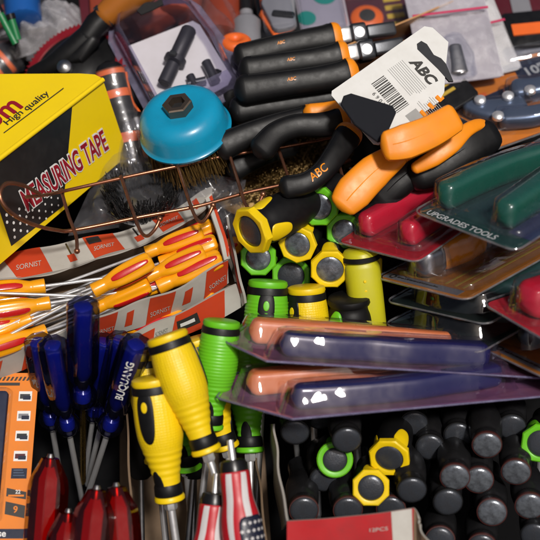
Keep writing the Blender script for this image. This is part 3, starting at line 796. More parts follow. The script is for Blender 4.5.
place('flag', mk_flag, S(214, 503, 22), S(206, 590, -6), 92, 'screwdriver with red and white striped handle, sunk behind the starred one', GF, TOCAM + RIGHT * 1.5, .85, 1.2)
GSH = 'bare steel shafts standing among the grips'
def mk_pin(label, group):
    t = thing('screwdriver', label, 'screwdriver', group=group)
    b = MB(); b.lathe([(0, 12), (2, 14.5), (60, 15), (80, 12), (84, 8)], M['black'], 24); b.build('handle', t)
    b = MB(); b.lathe([(84, 3.4), (250, 3.4), (254, 1.5)], M['steel'], 12); b.build('shaft', t)
    return t
for i, (a, ah, b, bh, lab) in enumerate([
  ((203, 360), -40, (188, 540), -110, 'dark handled screwdriver whose steel shaft crosses behind the front yellow grip'),
  ((232, 360), -50, (232, 520), -120, 'dark handled screwdriver with shaft standing behind the starred flag handle'),
  ((140, 400), -50, (142, 560), -120, 'dark handled screwdriver with shaft between blue clear ones and yellow grips'),
  ((196, 400), -55, (192, 560), -125, 'dark handled screwdriver with shaft beside the neck of the thumb inlay one')]):
    place('pin', mk_pin, S(*a, ah), S(*b, bh), 190, lab, GSH, None, .8, 1.1)

# ------------------------------------------------------------------ red carton for the round caps
o = S(380, 540, -60)
ct = wthing('carton', 'red and white carton holding the dark round capped screwdrivers upright', 'box', o)
mb = MB(); w = Wall([S(287, 521, 46), S(330, 518, 48), S(370, 514, 50), S(414, 508, 52)], [S(287, 590, 10), S(330, 590, 10), S(370, 590, 10), S(414, 590, 10)], 1.6)
w.sheet(mb, M['redcarton'], M['kraft'], .3)
w.block(mb, .84, 1, 0, 1, M['carton'], -.03)
w.text(mb, '12PCS', .72, .80, .052, .065, M['carton'])
mb.build('front_wall', ct)
mb = MB(); w = Wall([S(274, 424, 24), S(277, 450, 28), S(281, 485, 36), S(289, 523, 44)], [S(270, 424, -60), S(272, 450, -60), S(275, 485, -60), S(282, 530, -50)], 1.6)
w.sheet(mb, M['carton'], M['kraft'], .6); mb.build('side_wall', ct)
mb = MB(); w = Wall([S(414, 508, 52), S(419, 516, 50), S(421, 530, 48), S(432, 545, 48)], [S(414, 590, 10), S(419, 590, 10), S(421, 590, 10), S(432, 600, 10)], 1.4)
w.sheet(mb, M['kraft'], M['kraft'], .5); mb.build('torn_edge', ct)
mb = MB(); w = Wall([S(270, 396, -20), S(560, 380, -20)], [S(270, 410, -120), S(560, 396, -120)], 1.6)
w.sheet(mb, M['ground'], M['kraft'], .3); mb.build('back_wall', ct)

# ------------------------------------------------------------------ blister packs
def tool_geo(b, path, ws, z0, h, mat, ex=3.6):
    P = spline([Vec((x, y, z0 + h / 2)) for x, y in path], 6); n = len(P)
    wf = [ws[min(int(i / (n - 1) * (len(ws) - 1)), len(ws) - 2)] * (1 - (i / (n - 1) * (len(ws) - 1) % 1)) + ws[min(int(i / (n - 1) * (len(ws) - 1)), len(ws) - 2) + 1] * (i / (n - 1) * (len(ws) - 1) % 1) if i < n - 1 else ws[-1] for i in range(n)]
    b.sweep(P, [(w, h / 2) for w in wf], mat, hint=(0, 0, 1), ex=ex, seg=32)
def dome_geo(b, path, ws, z0, h, mat, draft=1.6, f=2.0):
    P = spline([Vec((x, y, 0)) for x, y in path], 5); n = len(P); m = len(ws) - 1
    wf = []
    for i in range(n):
        u = i / (n - 1) * m; k = min(int(u), m - 1); wf.append(ws[k] + (ws[k + 1] - ws[k]) * (u - k))
    rings = []
    for z, d in ((0, -.8), (.8, 0), (h - f, draft * .8), (h - f * .35, draft + f * .25), (h, draft + f)):
        o = sausage([(p.x, p.y) for p in P], [max(w - d, 1.5) for w in wf]); rings.append([(x, y, z0 + z) for x, y in o])
    b.loft(rings, mat, c0=False)
def pack(label, F, w, h, card, shell, tools, grp='tools in clear blister packs', hole=None, extra=None, draft=3.0, widen=0, rim=8, corner=9, name='blister_pack', chamfer=None, cat='blister pack'):
    """F: frame at the near left corner; x along the near edge, y away, z out of the card. tools: (part name, path, half widths, height, material)"""
    t = thing(name, label, cat, F, grp)
    out = chamfer or rrect(0, 0, w, h, corner)
    b = MB(); b.prism(inset(out, 2.5), 0, .9, M[card])
    if extra: extra(b)
    b.build('card', t)
    b = MB()
    rings = [[(x, y, z) for x, y in inset(out, d)] for d, z in ((0, 0), (-.3, 1.2), (.3, 2.0), (3.0, 2.0), (4.0, 1.5))]
    b.loft(rings, M[shell], c0=False, c1=True)
    ed = inset(out, .2); c = MB(); c.tube([(x, y, 1.3) for x, y in ed + ed[:2]], .85, M['violetrim' if shell == 'clearviolet' else 'greyrim'], 8, caps=False); c.build('edge_fold', t)
    if len(tools) > 1 and shell == 'clear':
        bo = rrect(7, 13, w - 7, h - 8, 10); b.loft([[(x, y, z) for x, y in inset(bo, d)] for d, z in ((0, 2.0), (.8, 6), (2.4, 7.6), (4.5, 8))], M[shell], c0=False, c1=True)
    for nm, path, ws, hh, mt in tools: dome_geo(b, path, [q + 2.6 + widen for q in ws], 1.5, hh + 2.2, M[shell], draft)
    b.build('clear_shell', t)
    for nm, path, ws, hh, mt in tools:
        c = MB(); tool_geo(c, path, ws, 1.6, hh, M[mt]); c.build(nm, t)
    return t
# two packs on top of the carton, edge on
F1 = planeframe(V(292, 421, 142), V(545, 398, 102), V(292, 421, 142) + CV(-.207, .25, -.95) * 100)
o1 = [(0, 0), (255, 0), (255, 112), (-14, 112), (-26, 104), (-46, 58), (-44, 52)]
pack('violet edged clear blister with orange and navy handles, lower and nearer of two', F1, 250, 105, 'mauve', 'clearviolet',
     [('handle', [(12, 20), (40, 19), (70, 18), (100, 20), (130, 24), (150, 27), (168, 31)], [8, 9.5, 8.5, 9.5, 8, 9, 8], 19, 'navy'), ('handle', [(-14, 56), (20, 57), (70, 54), (150, 46)], [9, 10, 8, 6], 20, 'salmon'), ('jaw', [(190, 40), (210, 42), (236, 44)], [10, 14, 6], 12, 'darksteel')], 'two violet edged clear blisters lying edge on', chamfer=o1, draft=8.8, widen=7)
F2 = planeframe(V(266, 363, 130), V(545, 380, 90), V(266, 363, 130) + CV(-.15, .25, -.95) * 100)
o2 = [(0, 0), (262, 0), (262, 96), (8, 96), (-2, 92), (-26, 44), (-24, 38)]
pack('violet edged clear blister with orange and navy handles, upper and farther of two', F2, 260, 92, 'mauve', 'clearviolet',
     [('handle', [(20, 17), (50, 17), (80, 18), (110, 18), (140, 20), (172, 22)], [8, 9.5, 8.5, 10, 8.5, 10], 19, 'navy'), ('handle', [(0, 44), (30, 45), (80, 44), (150, 40)], [8, 9, 7, 5], 20, 'salmon'), ('jaw', [(186, 36), (212, 38), (240, 40)], [10, 14, 6], 12, 'darksteel')], 'two violet edged clear blisters lying edge on', chamfer=o2, draft=8.8, widen=7)
# green pliers
def bars(b, x, y):                           # a round mark and lines of print too small to read
    b.lathe([(1.25, 3.4), (1.5, 3.3), (1.55, .3)], M['ink'], 20, T=Matrix.Translation((x, y, 0))); b.lathe([(1.56, 1.7), (1.62, .2)], M['greyplastic'], 16, T=Matrix.Translation((x, y, 0)))
    R = random.Random(x); q = x + 5
    while q < x + 46:
        w = R.uniform(1.2, 4.5); b.box((q, y - .6, 1.2), (q + w, y + R.uniform(.6, 1.6), 1.45), M['ink']); q += w + .8
def gx(b):
    b.text('UPGRADES TOOLS', 9.5, M['white'], Matrix.Translation((43, 7.5, 1.15)), bold=.012, sx=.84)
    b.box((78, 20, .9), (100, 200, 1.2), M['navycard'])
    b.text('CR', 8, M['white'], Matrix.Translation((92, 56, 1.5)), bold=.01, sx=.9)
    for i in range(3): b.box((86, 66 + i * 3, 1.2), (98 - i * 2, 67 + i * 3, 1.45), M['white'])
FG = planeframe(V(412, 213, 74), V(497, 246, 128), V(541, 131, -36))
pack('bottle green card blister with green pliers handles and white lettering on its near edge', FG, 100, 215, 'greencard', 'clear',
     [('handle', [(18, 22), (21, 60), (30, 100), (46, 140), (54, 170)], [8.5, 9, 8, 7, 7], 23, 'greentool'), ('handle', [(72, 26), (70, 62), (66, 100), (60, 140), (56, 170)], [9, 10, 9, 7, 7], 23, 'greentool'), ('jaw', [(55, 165), (56, 190), (57, 206)], [12, 10, 5], 14, 'darksteel')], extra=gx)
# red pliers left of it
FR = planeframe(V(334, 243, 26), V(408, 262, 76), V(445, 172, -70))
pack('red card blister with two red pliers handles, tucked under the bottle green one', FR, 86, 190, 'redcard', 'clear',
     [('handle', [(20, 22), (24, 60), (34, 100), (42, 130)], [8, 8.5, 8, 7], 21, 'redpack'), ('handle', [(62, 24), (60, 60), (54, 100), (46, 130)], [8, 9, 8, 7], 21, 'redpack'), ('jaw', [(44, 126), (44, 150), (44, 172)], [12, 9, 5], 12, 'darksteel')])
# orange pack with an amber screwdriver, on two dark green ones
def ox(b):
    b.box((4, 5, .9), (84, 14, 1.2), M['greyplastic']); bars(b, 12, 9.5)
    for q in (60, 70, 78): b.box((q, 18, .9), (q + 2, 210, 1.2), M['mustard'])
FO = planeframe(V(375, 279, 28), V(462, 301, 96), V(452, 244, -20))
tk = pack('orange card blister holding an amber screwdriver, on top of two dark green ones', FO, 98, 225, 'browncard', 'clear',
     [('handle', [(38, 42), (40, 62), (42, 80)], [12, 15, 10], 27, 'amber'), ('end_cap', [(36, 24), (37, 32)], [12, 12], 25, 'steel'), ('shaft', [(42, 84), (46, 120), (50, 190)], [4, 4, 4], 10, 'steel')], extra=ox, grp='stack of blisters beside the olive handle')
def dx(b): b.text('UPGRADES TOOLS', 9, M['greyink'], Matrix.Translation((92, 110, 1.3)) @ Matrix.Rotation(rad(90), 4, 'Z'), bold=.01)
n = FO.to_3x3() @ Vec((0, 0, 1))
for i, (sx, sy, dn, lab) in enumerate(((6, 2, -21, 'dark green blister directly under the orange card one'), (4, -1, -41, 'dark green blister at the bottom of the stack beside the olive handle'))):
    F = FO.copy(); F.translation = FO.translation + (FO.to_3x3() @ Vec((sx, sy, 0))) + n * dn
    F = F @ Matrix.Rotation(rad((3, -2)[i]), 4, 'Z')
    pack(lab, F, 104, 230, 'darkgreencard', 'clear', [('handle', [(52, 52), (52, 120), (52, 180)], [42, 42, 40], 14, 'greencard')], extra=dx, grp='stack of blisters beside the olive handle')
# right edge
FE = planeframe(V(480, 304, 98), V(548, 344, 150), V(545, 258, 20))
pack('red card blister with one broad red handle at the right edge', FE, 95, 190, 'redcard', 'clear',
     [('handle', [(34, 22), (36, 60), (42, 100), (48, 150)], [15, 16, 13, 10], 26, 'redpack')])
def ex_(b):
    b.box((2, 6, .9), (120, 15, 1.2), M['greyplastic']); bars(b, 22, 10.5)
FB = planeframe(V(470, 344, 60), V(545, 380, 112), V(500, 314, 10))
pack('orange card blister under the red one at the right edge, with a dark metal bit', FB, 100, 160, 'browncard', 'clear', [('bit', [(30, 34), (34, 60), (38, 90)], [9, 7, 6], 16, 'darksteel')], extra=ex_)

# orange hook-blade card at the bottom left: a tall flat pack facing the camera
def lx(b):
    pic = [(24.5, 128, 'a'), (24.5, 108, 'b'), (24.5, 88, 'c'), (24.5, 68, 'd')]
    for x, y, k in pic:
        b.box((x - 6.5, y - 5, .9), (x + 6.5, y + 5, 1.3), M['white'])
        b.box((x - 5.2, y - 2.6, 1.3), (x + 4.6, y + 2.2, 1.5), M[{'a': 'darksteel', 'b': 'greyplastic', 'c': 'charcoal', 'd': 'darkred'}[k]])
        b.box((x - 2, y - 3.6, 1.3), (x + 5.4, y + .2, 1.6), M['bluecard'])
    b.box((17, 46, .9), (32, 56, 1.3), M['bluecard']); [b.box((19, 48.5 + i * 2.6, 1.3), (30 - i, 49.5 + i * 2.6, 1.5), M['snipsteel']) for i in range(3)]
    b.prism([(14, 29), (33, 26), (33, 33), (14, 37)], .9, 1.3, M['ink']); b.text('22', 5, M['white'], Matrix.Translation((25, 33, 1.5)), bold=.02); b.box((16, 28.6, 1.3), (31, 30.4, 1.5), M['orangecard'])
    b.prism([(14, 12), (33, 8), (33, 20), (14, 24)], .9, 1.3, M['ink']); b.text('9', 9, M['orangecard'], Matrix.Translation((24, 16, 1.5)), bold=.02)
    b.box((-20, -11, .9), (33.5, -2, 1.3), M['bluecard']); b.text('lbase', 9, M['white'], Matrix.Translation((8, -6.5, 1.5)), bold=.02)
    for i in range(12): b.prism([(-16 + i * 4, 144), (-14 + i * 4, 144), (-12 + i * 4, 148), (-14 + i * 4, 148)], .9, 1.3, M['ink'])
    b.box((-20, 139, .9), (18, 142, 1.3), M['ink'])
FL = planeframe(V(-11, 527, 88), V(24, 527, 88), V(-10.5, 372, 40))
out = rrect(-22, -13, 36, 152, 4)
t = thing('blister_pack', 'orange card blister with dark blue saw in it and four small pictures', 'blister pack', FL, 'tools in clear blister packs', scale=.82)
b = MB(); b.prism(out, 0, .9, M['orangecard']); lx(b); b.build('card', t)
b = MB(); b.loft([[(x, y, z) for x, y in o] for o, z in ((rrect(-30, 4, 12, 136, 5), 1), (rrect(-29, 5, 11, 135, 5), 9), (rrect(-27, 7, 9, 133, 5), 12))], M['clear'], c0=False); b.build('clear_shell', t)
b = MB(); b.prism(rrect(-28, 8, 8.5, 132, 4), 1.2, 8, M['sawblue'], 1.5); b.build('saw_blade', t)
b = MB(); b.lathe([(0, 6), (5, 6), (6, 5)], M['darksteel'], 20, T=Matrix.Translation((-6, 2, 1.4))); b.build('rivet', t)

# snips in an orange pack, top right
def sx_(b):
    c = LS(532, 70); b.prism([(c.x - 17, c.y - 12), (c.x + 20, c.y - 12), (c.x + 20, c.y + 12), (c.x - 14, c.y + 16)], .9, 1.3, M['bluecard'])
    b.text('10"', 15, M['white'], Matrix.Translation((c.x + 1, c.y - 2, 1.5)), bold=.03); b.text('8', 7, M['snipsteel'], Matrix.Translation((c.x + 2, c.y + 9, 1.5)), bold=.03)
    c = LS(462, 106); b.prism([(c.x - 24, c.y - 6), (c.x + 24, c.y - 6), (c.x + 26, c.y + 6), (c.x - 22, c.y + 6)], .9, 1.3, M['burnt']); [b.box((c.x - 18 + i * 7, c.y - 3.5, 1.3), (c.x - 13.5 + i * 7, c.y + 3.5, 1.5), M['ink']) for i in range(5)]
    b.prism(q3(1, (484, 98), (512, 86), (524, 116), (500, 126)), .9, 3, M['bluecard'])
FS = planeframe(V(436, 172, -40), V(571, 124, -50), V(421, 110, -88))
LS = lambda px, py, z=0: plane_at(FS, px, py, z)
q3 = lambda z, *pp: [tuple(LS(*p, z)[:2]) for p in pp]
t = pack('orange card blister with blue steel tin snips behind the black and orange grips', FS, 150, 98, 'orangecard', 'clear',
     [('blade', q3(8, (470, 108), (492, 112), (520, 108)), [8, 12, 11], 14, 'snipsteel'), ('handle', q3(8, (506, 120), (530, 118), (556, 112)), [9, 9, 8], 16, 'snipsteel'), ('handle', q3(8, (518, 92), (536, 90), (560, 84)), [11, 10, 8], 16, 'snipsteel')], extra=sx_)
for x, y in q3(15, (480, 102), (508, 98), (498, 118), (530, 92)):
    b = MB(); b.lathe([(16, 5.4), (19, 5.2), (20.5, 3.4), (21, 1)], M['chrome'], 20, T=Matrix.Translation((x, y, 0))); b.build('rivet', t)

# clear blister with white card and drill adapter, top centre left
FA = planeframe(V(160, 132, -40), V(256, 82, -50), V(108, 34, -80))
t = thing('blister_pack', 'clear blister with white card and grey drill adapter behind the blue cup brush', 'blister pack', FA, 'tools in clear blister packs')
LA = lambda px, py, z=0: plane_at(FA, px, py, z)
q2 = lambda *pp: [tuple(LA(*p)[:2]) for p in pp]
b = MB(); b.prism(q2((129, 47), (193, 22), (200, 26), (232, 78), (228, 86), (172, 118), (164, 114)), 1, 2, M['whitecard']); b.build('card', t)
oA = q2((158, 134), (250, 90), (226, 42), (200, 8), (188, 0), (172, 0), (122, 14), (111, 24), (110, 44))
b = MB()
b.loft([[(x, y, z) for x, y in q] for q, z in ((oA, 0), (inset(oA, -.5), 1.5), (inset(oA, 5), 2), (inset(oA, 6), 3), (inset(oA, 8), 20), (inset(oA, 11), 24))], M['clearviolet'], c0=False); b.build('clear_shell', t)
b = MB(); b.loft([[(x, y, z) for x, y in q] for q, z in ((inset(oA, -1), -.5), (inset(oA, -1), 2.4), (inset(oA, 6), 3.2), (inset(oA, 8.5), 18), (inset(oA, 14), 26))], M['violetrim'], c0=False, c1=False); b.build('frosted_rim', t)
b = MB(); b.prism(q2((142, 26), (150, 18), (160, 18), (166, 14), (168, 20), (156, 26), (146, 30)), 24.3, 26, M['hole']); b.build('hang_slot', t)
P0, P1 = LA(164, 84, 12), LA(189, 30, 12); Tm = frame(P0, P1 - P0, Vec((0, 0, 1)))
b = MB(); b.lathe([(0, 5), (1, 6.4), (21, 6.4), (22, 5.6)], M['charcoal'], 24, T=Tm); b.lathe([(29, 6.4), (30, 7), (58, 7), (60, 5.8)], M['charcoal'], 24, T=Tm)
b.lathe([(22, 7), (23, 10), (28, 10), (29, 7)], M['charcoal'], 16, T=Tm); b.box((-13, -3, 23), (13, 3, 28), M['charcoal'], 1, T=Tm); b.lathe([(-.6, .5), (-.5, 4.5), (.3, 5.2)], M['hole'], 20, T=Tm); b.build('drill_adapter', t)
b = MB(); b.tube([tuple(LA(206, 62, 8)), tuple(LA(216, 82, 8))], 4.5, M['darksteel'], 14); b.tube([tuple(LA(188, 84, 8)), tuple(LA(206, 80, 8))], 3.5, M['darksteel'], 14); b.tube([tuple(LA(190, 76, 8)), tuple(LA(198, 92, 8))], 4, M['charcoal'], 14); b.build('drill_bits', t)

# ------------------------------------------------------------------ yellow measuring tape carton
C8 = dict(ftr=S(103, 80, 100), fbr=S(128, 155, 8), ftl=S(-70, 212, 150), btr=S(80, 75, 96), btl=S(-70, 76, 100), bbr=S(100, 140, -40), bbl=S(-70, 150, -40))
k = C8; k['fbl'] = k['ftl'] + (k['fbr'] - k['ftr']) * 1.02
t = wthing('measuring_tape_carton', 'yellow and black measuring tape carton with red lettering in the upper left', 'box', C8['fbl'])
mb = MB()
mb.add([k['ftr'], k['fbr'], k['ftl'], k['fbl'], k['btr'], k['btl'], k['bbr'], k['bbl']], [(0, 2, 3, 1), (0, 1, 6, 4), (2, 5, 7, 3), (4, 6, 7, 5), (1, 3, 7, 6)], M['boxyellow'])
fx = (k['ftr'] - k['ftl']).normalized(); fn_ = fx.cross(k['ftr'] - k['fbr']).normalized()
if fn_.dot(TOCAM) < 0: fn_ = -fn_
fy = (k['ftr'] - k['fbr']).normalized()
def onplane(q, n, px, py): d = V(px, py, 0) - CAM; return CAM + d * ((q - CAM).dot(n) / d.dot(n))
def of(px, py): return onplane(k['ftr'], fn_, px, py)
mb.add([of(x, y) + fn_ * .4 for x, y in ((-45, 195), (72, 105.5), (69, 140), (63, 206), (11, 246), (-3, 204), (-30, 222))], [tuple(range(7))], M['boxblack'])
for i in range(9):
    for j in range(9):
        x, y = 4 + i * 6.6 + j * .5, 186 + j * 7.2 + i * .6
        if x < 61 and y > 216 - x * .62 and y < 252 - x * .72 - (6 if x < 8 else 0) and x > 3 + (y - 205) * .2:
            c = of(x, y) + fn_ * .7; q = 1.3 - .06 * i
            mb.add([c + fx * q * math.cos(a) + fy * q * 1.2 * math.sin(a) for a in [2 * math.pi * n_ / 10 for n_ in range(10)]], [tuple(range(10))], M['white'])
TX = text_geo('MEASURING TAPE', 'CENTER', .02, 0)[0]; tw = max(x for x, y in TX) - min(x for x, y in TX)
ta, tb = of(23, 203), of(105, 140); tc_ = (ta + tb) / 2; tdx = (tb - ta) / tw
th_ = (of(62, 160) - of(64, 183)).length / .72
for bold, mt, e in ((.07, 'white', .8), (.02, 'crimson', 1.3)):
    mb.text('MEASURING TAPE', 1, M[mt], None, bold=bold, fn=lambda x, y, e=e: tc_ + tdx * x + fy * (y * th_) + fn_ * e)
mb.build('carton_body', t)
def bil(a, b, c, d): return None
mb = MB(); tf = bil(k['btl'], k['btr'], k['ftl'], k['ftr'])
e0, e1 = k['ftl'], k['ftr']; off = (TOCAM * 1.2 + UP * 1.2)
lid = [k['btl'], k['btr'], S(95, 76, 100), k['ftr'], k['ftl']]
mb.add([p + Vec((0, 0, 1.6)) for p in lid] + [p + Vec((0, 0, .3)) for p in lid], [(0, 1, 2, 3, 4), (9, 8, 7, 6, 5)] + [(i, (i + 1) % 5, (i + 1) % 5 + 5, i + 5) for i in range(5)], M['boxyellow'])
pn = (k['ftr'] - k['ftl']).cross(k['btl'] - k['ftl']).normalized()
if pn.z < 0: pn = -pn
ex = (k['ftr'] - k['ftl']).normalized(); ey = pn.cross(ex)
if ey.y < 0: ey = -ey
def onlid(px, py, e=2.0):                     # ray from the lens position to the lid plane, then a true place on the lid
    d = (V(px, py, 0) - CAM); q = k['ftl'] + pn * (1.6 + e); s = (q - CAM).dot(pn) / d.dot(pn); return CAM + d * s
def lidtext(body, px, py, size, mat, bold=0, shear=0, sx=1):
    c = onlid(px, py, .4); mb.text(body, size, M[mat], None, bold=bold, shear=shear, fn=lambda x, y: c + ex * x * sx + ey * y)
lidtext('5m', 1, 113, 30, 'crimson', .02, .2, .95); lidtext('High quality', 26, 108, 10, 'ink', .004, .2, 1.1)
a, b_ = onlid(4, 133, .4), onlid(64, 88, .4); mb.add([a, b_, b_ + ey * .8, a + ey * .8], [(0, 1, 2, 3)], M['ink'])
mb.build('lid_panel', t)
mb = MB(); mb.tube([k['ftl'] + off * .2, k['ftr'] + off * .2], 2.2, M['boxyellow'], 10); mb.build('lid_fold', t)

# ------------------------------------------------------------------ wire basket in front of the carton
t = wthing('wire_basket', 'copper coloured wire basket edge crossing above the printed carton', 'wire basket', S(150, 215, 0))
def wire(b, pts, r=1.45): b.tube(pts, r, M['copper'], 10, smooth=8)
hh = 74
b = MB(); wire(b, [S(26, 197, 130), S(45, 195, 108), S(64, 191, hh + 8), S(122, 178, hh - 4), S(178, 166, hh - 8), S(230, 155, hh - 12), S(278, 148, hh - 18), S(335, 137, hh - 22), S(376, 126, hh - 30)]); b.build('top_rail', t)
b = MB(); wire(b, [S(40, 194, 122), S(22, 185, 140), S(6, 184, 152), S(0, 196, 152), S(10, 212, 138), S(32, 224, 112), S(56, 230, 86), S(75, 230, hh), S(140, 217, hh - 2), S(198, 206, hh - 4), S(245, 193, hh - 8), S(300, 180, hh - 14), S(350, 160, hh - 24)], 1.55); b.build('bottom_rail', t)
for pts in ([S(61, 189, hh + 3), S(68, 214, hh + 4), S(76, 236, hh + 5), S(77, 251, hh + 8)],
            [S(121, 176, hh), S(131, 206, hh + 3), S(140, 230, hh + 6), S(147, 236, hh + 10), S(155, 229, hh + 16), S(160, 219, hh + 20)],
            [S(177, 164, hh - 4), S(186, 192, hh), S(195, 216, hh + 4), S(202, 222, hh + 8), S(209, 214, hh + 14), S(213, 205, hh + 18)],
            [S(229, 153, hh - 8), S(237, 178, hh - 4), S(246, 205, hh), S(254, 209, hh + 4), S(260, 201, hh + 10), S(263, 194, hh + 14)],
            [S(277, 145, hh - 14), S(285, 168, hh - 10), S(291, 182, hh - 6), S(302, 192, hh), S(311, 184, hh + 6), S(313, 178, hh + 10)],
            [S(333, 134, hh - 26), S(338, 160, hh - 22), S(344, 182, hh - 18)]):
    b = MB(); wire(b, pts); q = pts[-1]
    b.lathe([(-2.4, .3), (-1.9, 1.6), (-.8, 2.4), (.8, 2.4), (1.9, 1.6), (2.4, .3)], M['copper'], 14, T=Matrix.Translation(q)); b.build('hook_wire', t)

# ------------------------------------------------------------------ blue cup brush
A = V(186, 131, -10); ax = (TOCAM * .74 + UP * .62 + RIGHT * -.18).normalized()
t = thing('cup_brush', 'bright blue cup brush with hex nut and brassy wire bristles', 'wire brush', frame(A, ax, RIGHT), scale=.96)
b = MB(); b.lathe([(-4, 38.5), (-1, 41.5), (1.5, 42), (2.8, 40.2), (5, 39.4), (16, 38.4), (22, 36.4), (26.5, 32), (28.4, 26), (28.2, 21), (27.2, 17), (26.6, 13)], M['cyan'], 72, c0=False); b.build('cup', t)
b = MB(); b.lathe([(26, 12.4), (26.2, 13.4), (34, 13.4), (35, 12), (35, 7.6), (28, 7.2)], M['nut'], 6, c0=False); b.lathe([(28.4, .4), (28.5, 7.4)], M['hole'], 24); b.build('hex_nut', t, sharp=20)
b = MB(); R = random.Random(3)
for i in range(900):
    a = R.uniform(0, 2 * math.pi); r0 = R.uniform(24, 37); r1 = r0 * R.uniform(1.0, 1.16)
    p = Vec((r0 * math.cos(a), r0 * math.sin(a), 0)); q = Vec((r1 * math.cos(a + R.uniform(-.12, .12)), r1 * math.sin(a + R.uniform(-.12, .12)), -R.uniform(22, 36)))
    m_ = (p + q) / 2 + Vec((R.uniform(-1.5, 1.5), R.uniform(-1.5, 1.5), 0)); b.tube([p, m_, q], .38, M['brass'], 4, caps=False)
b.build('bristles', t)
def bristle_pad(label, c, axis, r, n, mat, seed, ln=(18, 34), splay=1.4, core=None, r0m=.3, flat=1.0):
    t = thing('wire_brush', label, 'wire brush', frame(c, axis, RIGHT)); R = random.Random(seed); b = MB()
    for i in range(n):
        a = R.uniform(0, 2 * math.pi); r0 = r * math.sqrt(R.uniform(r0m, 1)); z = R.uniform(*ln)
        p = Vec((r0 * math.cos(a), r0 * math.sin(a) * flat, 0)); q = Vec((r0 * splay * math.cos(a + R.uniform(-.25, .25)), flat * r0 * splay * math.sin(a + R.uniform(-.25, .25)), z))
        b.tube([p, (p + q) / 2 + Vec((R.uniform(-2, 2), R.uniform(-2, 2), R.uniform(0, 3))), q], .42, M[mat], 4)
    b.build('bristles', t); b = MB(); b.lathe([(-14, r * .5), (-12, r * .95), (0, r * 1.02), (2, r * .9)], M[core or 'darksteel'], 40); b.build('cup', t)
    return t
bristle_pad('brassy bristle brush face under the curved black pliers handles', S(300, 165, -4), TOCAM + UP * .1, 44, 1500, 'brass', 5, (6, 20), 1.1, 'brass', 0.0, .7)
bristle_pad('brassy bristle brush face in shadow behind the copper wire hooks', S(250, 178, -14), TOCAM + UP * .2, 36, 900, 'brass', 6, (6, 18), 1.1, 'brass', 0.0, .7)
bristle_pad('black wire cup brush wrapped in clear bag under the yellow carton', S(142, 206, 10), TOCAM * .7 + UP * .8, 27, 900, 'wirebristle', 8, (12, 26), 1.25, 'steel', .45)

# ------------------------------------------------------------------ black handled pliers
def pl_handle(t, pts, r0, r1, mat='black', ex=2.7, flat=.82, collar=True, mark=False, collar_mat='orange'):
    P = spline(pts, 6); n = len(P)
    rr_ = [(lambda u: (r0 * (1 - u) + r1 * u) * (1 - .10 * math.sin(math.pi * min(1, u * 1.15)) + .10 * math.exp(-((u - .97) / .06) ** 2)))(i / (n - 1)) for i in range(n)]
    b = MB(); b.sweep(P, [(q, q * flat) for q in rr_], M[mat], hint=TOCAM, ex=ex, seg=26); h = b.build('handle', t)
    c = MB(); sm = []
    for i in range(1, n - 1):
        dd = (P[i + 1] - P[i - 1]).normalized(); up = (TOCAM - dd * TOCAM.dot(dd)).normalized(); sd = up.cross(dd); a = .95
        k = (abs(math.sin(a)) ** ex + abs(math.cos(a)) ** ex) ** (-1 / ex); sm.append(P[i] + (sd * math.sin(a) + up * flat * math.cos(a)) * rr_[i] * k)
    c.tube(sm, .55, M[mat], 6); c.build('mould_seam', t)
    d = (P[-1] - P[-2]).normalized()
    if collar:
        b = MB(); b.sweep([P[-1] + d * 1.0, P[-1] + d * 4, P[-1] + d * 7.5, P[-1] + d * 10], [(r1 * 1.12, r1 * 1.12 * flat)] * 2 + [(r1 * .98, r1 * .98 * flat), (r1 * .6, r1 * .6)], M[collar_mat], hint=TOCAM, ex=ex, seg=26, rnd=False); b.build('collar', t)
    if mark:
        k = int(n * .40); c = P[k]; dd = (P[k + 1] - P[k - 1]).normalized(); up = (TOCAM - dd * TOCAM.dot(dd)).normalized(); sd = up.cross(dd)
        b = MB(); b.text('ABC', mark if mark > 1 else 9, M['amber'], None, bold=.01, shear=.2, fn=lambda x, y: c + dd * x + (sd * math.sin(y / rr_[k] + .15) + up * flat * math.cos(y / rr_[k] + .15)) * (rr_[k] + .9)); b.build('printed_mark', t)
    return P[-1], d
def pl_joint(t, p, d, w=8, chrome=True):
    F = frame(p + d * 8, d, TOCAM)
    b = MB(); b.prism(rrect(-w, -w * .9, w, w * .9, 3), 0, 9, M['chrome'], 1, T=F); b.build('tang', t)
    b = MB(); b.prism(rrect(-w * 1.25, -w * 1.15, w * 1.1, w * 1.15, 4), 9.5, 24, M['darksteel'], 2, T=F); b.prism(rrect(-w * .7, -w * .8, w * .7, w * .8, 3), 24, 52, M['darksteel'], 2, T=F); b.build('jaw', t)
    b = MB(); b.lathe([(w * 1.0, 5), (w * 1.1, 4.6), (w * 1.14, 2)], M['chrome'], 20, T=F @ Matrix.Translation((0, 0, 17)) @ Matrix.Rotation(rad(90), 4, 'Y')); b.build('rivet', t)
GPl = 'black handled pliers in the heap'
def pliers(label, handles, joint=(0,), base=None):
    t = wthing('pliers', label, 'pliers', handles[0][0][0], GPl)
    for i, (pts, r0, r1, kw) in enumerate(handles):
        p, d = pl_handle(t, pts, r0, r1, **kw)
        if i in joint: pl_joint(t, p, d)
    return t
pliers('black pliers with chrome tang, farthest handle of the row next to the tan cards', [
  ([V(244, 57, -45), V(275, 48, -46), V(305, 42, -50), V(331, 38, -54)], 12.5, 12, {'mark': 3.6}),
  ([V(216, 82, -62), V(250, 74, -68), V(290, 64, -72), V(326, 54, -74)], 12.5, 11, {})])
pliers('black pliers with chrome tang, second handle of the row', [
  ([V(249, 70, -30), V(285, 64, -31), V(315, 60, -33), V(338, 56, -36)], 12, 11.5, {'mark': 3.6}),
  ([V(232, 102, -52), V(275, 92, -56), V(320, 80, -60)], 13, 11, {})])
